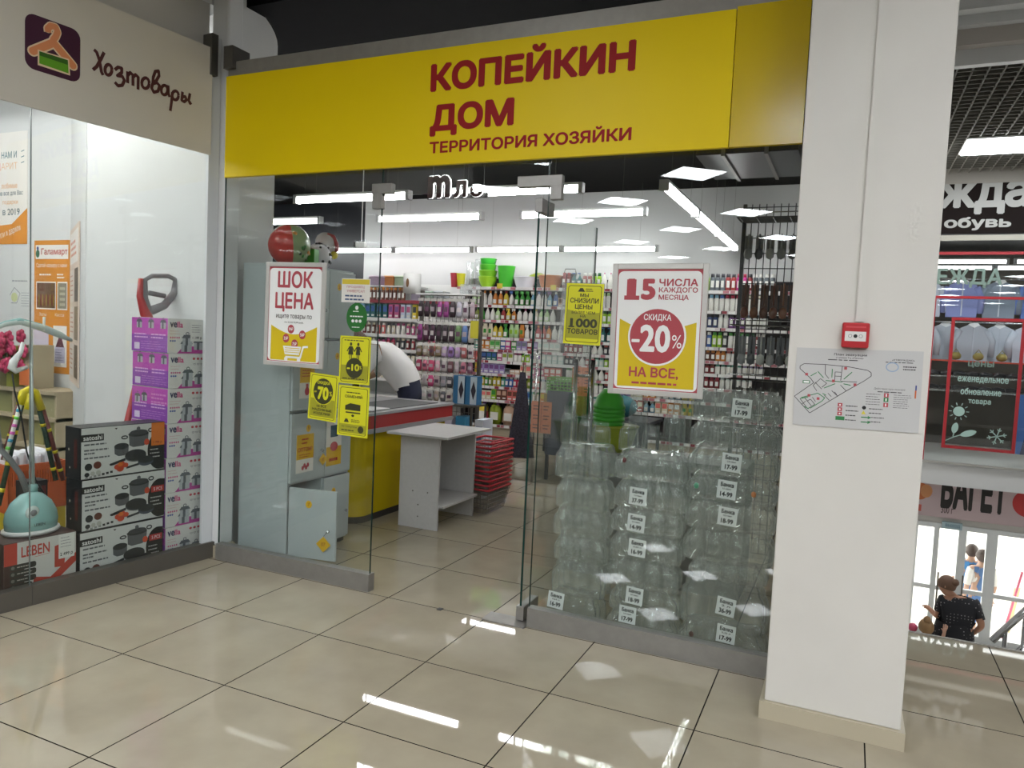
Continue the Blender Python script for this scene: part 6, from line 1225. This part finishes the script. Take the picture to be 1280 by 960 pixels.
# outside: leaning board and pole
t = empty('leaning_pole', (0, 0, 0), 0, 'thin pink pole and yellowish board leaning outside the entrance', 'pole'); b = MB(); b.tube([ony(1252, 800, 14.5), ony(1278, 715, 14.5)], .02, C('c8607a'), 6); b.build('pole', t); b = MB(); q0, q1, q2, q3_ = [ony(*q, 14.6) for q in ((1256, 790), (1262, 792), (1276, 735), (1268, 735))]; b.add([q0, q1, q2, q3_] + [v + Vector((0, .03, 0)) for v in (q0, q1, q2, q3_)], [(0, 1, 2, 3), (7, 6, 5, 4), (0, 4, 5, 1), (1, 5, 6, 2), (2, 6, 7, 3), (3, 7, 4, 0)], C('e0cf9a')); b.build('board', t)

# ================================================================== people
def skin(name, J, E, sub=2):
    me = D.meshes.new(name); ks = list(J); me.from_pydata([J[k][0] for k in ks], [(ks.index(a), ks.index(c)) for a, c in E], []); o = D.objects.new(name, me); COL.objects.link(o)
    o.modifiers.new('s', 'SKIN'); s = o.modifiers.new('u', 'SUBSURF'); s.levels = s.render_levels = sub
    sv_ = me.skin_vertices[0].data
    for i, k in enumerate(ks):
        r = J[k][1]; sv_[i].radius = r if isinstance(r, tuple) else (r, r); sv_[i].use_root = (i == 0)
    bpy.context.view_layer.update(); dg = bpy.context.evaluated_depsgraph_get(); m2 = D.meshes.new_from_object(o.evaluated_get(dg)); D.objects.remove(o)
    for p_ in m2.polygons: p_.use_smooth = True
    return m2
def seg_d(p, a, c): d = c - a; k = max(0, min(1, (p - a).dot(d) / (d.dot(d) + 1e-9))); return (p - a - d * k).length
def person(loc, rz, label, J, E, cloth, hair, skinc, name='person', sub=2):
    t = empty(name, loc, rz, label, 'person'); J = {k: (Vector(v[0]), v[1]) for k, v in J.items()}
    me = skin('body', J, E, sub); me.name = 'body'; me.materials.clear(); me.materials.append(mat('skin_' + skinc, skinc, .5)); o = D.objects.new('body', me); link(o, t)
    me.calc_loop_triangles(); nr = [v.normal.copy() for v in me.vertices]
    for nm, edges, c, off, col_ in cloth:
        keep = []; M_ = col_ if not isinstance(col_, str) else C(col_, .85)
        near = []
        for v in me.vertices: best = min(E, key=lambda e: seg_d(v.co, J[e[0]][0], J[e[1]][0])); near.append(best in edges)
        b = MB(); fs = [p_ for p_ in me.polygons if all(near[i] for i in p_.vertices) and (c is None or c(p_.center))]
        if not fs: continue
        idx = {}; V = []
        for p_ in fs:
            for i in p_.vertices:
                if i not in idx: idx[i] = len(V); V.append(me.vertices[i].co + nr[i] * off)
        b.add(V, [[idx[i] for i in p_.vertices] for p_ in fs], M_, True); b.build(nm, t)
    if hair: hair(t)
    return t
def std(h, P_):                      # common skeleton, P_ overrides joints
    s = h / 1.7; J = {'pelvis': ((0, 0, .95), (.15, .11)), 'waist': ((0, 0, 1.1), (.13, .1)), 'chest': ((0, 0, 1.3), (.155, .11)), 'neck': ((0, 0, 1.46), .055), 'jaw': ((0, -.02, 1.53), (.06, .07)), 'head': ((0, 0, 1.61), (.078, .095)), 'crown': ((0, .01, 1.67), (.055, .065))}
    E = [('pelvis', 'waist'), ('waist', 'chest'), ('chest', 'neck'), ('neck', 'jaw'), ('jaw', 'head'), ('head', 'crown')]
    for sd, sg_ in (('L', 1), ('R', -1)):
        J.update({'sh' + sd: ((.17 * sg_, 0, 1.4), .062), 'el' + sd: ((.22 * sg_, .02, 1.12), .043), 'wr' + sd: ((.22 * sg_, -.04, .88), .03), 'pa' + sd: ((.22 * sg_, -.05, .80), (.022, .036)), 'hip' + sd: ((.09 * sg_, 0, .88), .092), 'kn' + sd: ((.1 * sg_, -.01, .48), .06), 'an' + sd: ((.1 * sg_, .02, .07), .04), 'to' + sd: ((.11 * sg_, -.13, .03), .035)})
        E += [('chest', 'sh' + sd), ('sh' + sd, 'el' + sd), ('el' + sd, 'wr' + sd), ('wr' + sd, 'pa' + sd), ('pelvis', 'hip' + sd), ('hip' + sd, 'kn' + sd), ('kn' + sd, 'an' + sd), ('an' + sd, 'to' + sd)]
    for k, v in (P_ or {}).items(): J[k] = (v, J[k][1]) if not (isinstance(v, tuple) and len(v) == 2) else v
    J = {k: (tuple(c * s for c in v[0]), tuple(c * s for c in v[1]) if isinstance(v[1], tuple) else v[1] * s) for k, v in J.items()}
    # fingers and thumb
    for sd in 'LR':
        pa, wr = Vector(J['pa' + sd][0]), Vector(J['wr' + sd][0]); d = (pa - wr).normalized(); side = d.cross(Vector((0, 0, 1)) if abs(d.z) < .8 else Vector((0, 1, 0))).normalized()
        up = d.cross(side)
        for i, L in enumerate((.06, .07, .072, .055)):
            o_ = side * ((i - 1.5) * .021 * s); r1 = pa + o_ + d * .035 * s; r2 = r1 + d * L * .5 * s + up * .008 * s; r3 = r2 + d * L * .35 * s + up * .022 * s
            J['f%d1' % i + sd] = (tuple(r1), .0095 * s); J['f%d2' % i + sd] = (tuple(r2), .009 * s); J['f%d3' % i + sd] = (tuple(r3), .0075 * s); E += [('pa' + sd, 'f%d1' % i + sd), ('f%d1' % i + sd, 'f%d2' % i + sd), ('f%d2' % i + sd, 'f%d3' % i + sd)]
        r1 = pa - d * .015 * s - side * .035 * s; r2 = r1 + (d - side).normalized() * .035 * s; J['t1' + sd] = (tuple(r1), .011 * s); J['t2' + sd] = (tuple(r2), .009 * s); E += [('pa' + sd, 't1' + sd), ('t1' + sd, 't2' + sd)]
    return J, E
ARM = lambda sd, n=1: [('chest', 'sh' + sd), ('sh' + sd, 'el' + sd)][:1 + n]
def face(t, c, fwd, s, skinm):       # nose, ears, eyes, mouth on a head centred at c looking along fwd
    c = Vector(c); f = Vector(fwd).normalized(); r = f.cross(Vector((0, 0, 1))).normalized(); u = r.cross(f)
    b = MB(); b.tube([c + f * .085 * s + u * .012 * s, c + f * .108 * s - u * .022 * s], .012 * s, skinm, 6, rr=[.007 * s, .014 * s]); b.build('nose', t)
    for g in (-1, 1):
        b = MB(); b.ball(c + r * g * .078 * s - u * .01 * s, .028 * s, skinm, 8, sc=(.5, .7, 1.1)); b.build('ear', t)
        b = MB(); b.ball(c + r * g * .032 * s + f * .082 * s + u * .012 * s, .011 * s, C('2a1f1a', .3), 8); b.build('eye', t)
    b = MB(); b.tube([c + f * .086 * s - u * .05 * s - r * .022 * s, c + f * .092 * s - u * .052 * s, c + f * .086 * s - u * .05 * s + r * .022 * s], .005 * s, C('8a4a44'), 6); b.build('mouth', t)
def cap_hair(c, fwd, s, col_, bun=None):
    def fn(t):
        cc = Vector(c); f = Vector(fwd).normalized(); m = mat('hair_' + col_, col_, .6, bump=.3, scale=60); b = MB(); V = []; n = 18; k = 9
        r = f.cross(Vector((0, 0, 1))).normalized(); u = r.cross(f)
        for i in range(k + 1):
            th = PI * .62 * i / k
            for j in range(n): ph = 2 * PI * j / n; ax = (u * .85 - f * .52).normalized(); e1 = r; e2 = ax.cross(e1); w_ = 1 + .03 * math.sin(ph * 7 + i); V.append(cc + (ax * math.cos(th) * .118 + e1 * math.sin(th) * math.cos(ph) * .096 * w_ + e2 * math.sin(th) * math.sin(ph) * .112 * w_) * s)
        b.add(V, [(i * n + j, i * n + (j + 1) % n, (i + 1) * n + (j + 1) % n, (i + 1) * n + j) for i in range(k) for j in range(n)], m, True)
        if bun: b.ball(cc + Vector(bun) * s, .05 * s, m, 10)
        b.build('hair', t); face(t, c, fwd, s, t.children[0].data.materials[0])
    return fn
# woman in the black dotted dress
DOT = mat('dotted_black_dress', '17171c', .8); nt = DOT.node_tree; vn = nt.nodes.new('ShaderNodeTexVoronoi'); vn.inputs['Scale'].default_value = 28; vn.inputs['Randomness'].default_value = .1; tcn = nt.nodes.new('ShaderNodeTexCoord'); nt.links.new(tcn.outputs['Object'], vn.inputs['Vector']); crn = nt.nodes.new('ShaderNodeValToRGB'); crn.color_ramp.elements[0].color = lin('8a8688'); crn.color_ramp.elements[1].color = lin('15151a'); crn.color_ramp.elements[0].position = .16; crn.color_ramp.elements[1].position = .2; nt.links.new(vn.outputs['Distance'], crn.inputs[0]); nt.links.new(crn.outputs[0], nt.nodes['Principled BSDF'].inputs['Base Color'])
wp = Vector((1.36, 10.2, 0))
J, E = std(1.62, {'head': (.125, -.03, 1.60), 'jaw': (.155, -.06, 1.53), 'crown': (.105, .0, 1.68), 'neck': (.05, 0, 1.46), 'chest': ((0, 0, 1.28), (.18, .13)), 'waist': ((-.02, 0, 1.1), (.17, .13)), 'pelvis': ((-.02, 0, .93), (.2, .15)),
                  'shR': (-.18, 0, 1.40), 'elR': (-.27, .06, 1.17), 'wrR': (-.2, -.07, 1.02), 'paR': (-.16, -.1, .97), 'shL': (.17, 0, 1.40), 'elL': (.2, -.02, 1.17), 'wrL': (.27, -.16, 1.2), 'paL': (.29, -.21, 1.21)})
TOR = [('pelvis', 'waist'), ('waist', 'chest'), ('pelvis', 'hipL'), ('pelvis', 'hipR'), ('chest', 'neck'), ('chest', 'shL'), ('chest', 'shR')]
wom = person((wp.x, 10.2, LF), math.radians(180), 'person in a black dotted dress looking down to the child by the doors', J, E, [('dress', TOR + [('shL', 'elL'), ('shR', 'elR'), ('hipL', 'knL'), ('hipR', 'knR')], lambda c: c.z < 1.4 and (abs(c.x) < .19 or c.z > 1.2), .016, DOT)], cap_hair((.12, -.03, 1.525), (.85, -.35, -.35), .93, '5f4330', (-.08, .06, .05)), 'a87a60')
b = MB(); b.lathe([(.23, .5), (.235, .8), (.22, .95), (.19, 1.1)], DOT, 18, caps=False, sy=.8, M=Matrix.Translation((.02, 0, 0))); b.build('skirt', wom)
# child
cpnt = Vector((1.03, 9.95, 0))
J, E = std(1.1, {'elR': (-.25, -.06, 1.3), 'wrR': (-.3, -.1, 1.52), 'paR': (-.31, -.11, 1.6), 'head': ((0, 0, 1.63), (.1, .115)), 'crown': ((0, .01, 1.72), (.075, .08)), 'jaw': ((0, -.02, 1.54), (.075, .08))})
kid = person((cpnt.x, 9.95, LF), math.radians(180), 'small child with light brown hair reaching up to the woman', J, E, [('top', TOR[:2] + TOR[4:], lambda c: c.z < .83, .01, 'b89a90'), ('shorts', [('pelvis', 'hipL'), ('pelvis', 'hipR'), ('hipL', 'knL'), ('hipR', 'knR')], lambda c: c.z > .3, .01, '5a6a8a')], cap_hair((0, .0, 1.055), (.3, -1, -.1), .84, '8a6a44', (0, .05, .12)), 'b8907a')
q = ony(1141, 784, 10.3); b = MB(); b.ball((0, 0, 0), .055, C('c04a6a'), 12); b.build('toy_ball', None, 'small pink ball at the child side', 'ball', loc=q)
# two people outside the doors
for k, (px, y, c1, c2, a) in enumerate(((1211, 14.3, '3a7ab0', '2a5a90', 170), (1225, 14.0, '4a6a98', '3a5a88', 200))):
    q = ony(px, 735, y); J, E = std(1.66, None)
    person((q.x, y, LF - .5), math.radians(a), 'person in a %s dress outside the entrance doors' % ('bright blue', 'denim blue')[k], J, E, [('dress', TOR + [('hipL', 'knL'), ('hipR', 'knR')], lambda c: c.z < 1.38 and abs(c.x) < .2, .02, c1), ('sleeves', [('shL', 'elL'), ('shR', 'elR')], None, .012, ('e0dcd8', 'd8d4d0')[k])], cap_hair((0, 0, 1.56), (0, -1, 0), 1, '3a2a24'), 'b08a74')
# cashier bending over the till
sw_ = ony(500, 495, 6.25)
J, E = std(1.74, {'pelvis': ((0, .0, .92), (.17, .14)), 'waist': ((0, -.08, 1.06), (.16, .14)), 'chest': ((0, -.27, 1.2), (.18, .15)), 'neck': (0, -.42, 1.27), 'jaw': (0, -.5, 1.26), 'head': (0, -.54, 1.32), 'crown': (0, -.55, 1.39),
                  'shL': ((.18, -.3, 1.25), .072), 'elL': (.26, -.42, 1.02), 'wrL': (.2, -.62, .93), 'paL': (.19, -.69, .92), 'shR': ((-.18, -.3, 1.25), .072), 'elR': (-.26, -.42, 1.02), 'wrR': (-.2, -.62, .93), 'paR': (-.19, -.69, .92)})
person((-3.86, 6.2, 0), math.radians(-72), 'person in a white t-shirt and navy trousers bending over the till', J, E, [('t_shirt', [('pelvis', 'waist'), ('waist', 'chest'), ('chest', 'neck'), ('chest', 'shL'), ('chest', 'shR'), ('shL', 'elL'), ('shR', 'elR'), ('pelvis', 'hipL'), ('pelvis', 'hipR')], lambda c: c.y > -.42 and c.z > .97 + .6 * max(-.15, min(.15, c.y)), .022, 'd8d6d4'), ('trousers', [('pelvis', 'hipL'), ('pelvis', 'hipR'), ('pelvis', 'waist'), ('hipL', 'knL'), ('hipR', 'knR'), ('knL', 'anL'), ('knR', 'anR')], lambda c: c.z > .06 and c.z < 1.1, .01, '23283e')], cap_hair((0, -.55, 1.34), (0, -.95, -.35), 1.02, '4a3428'), 'b48a72', sub=3)
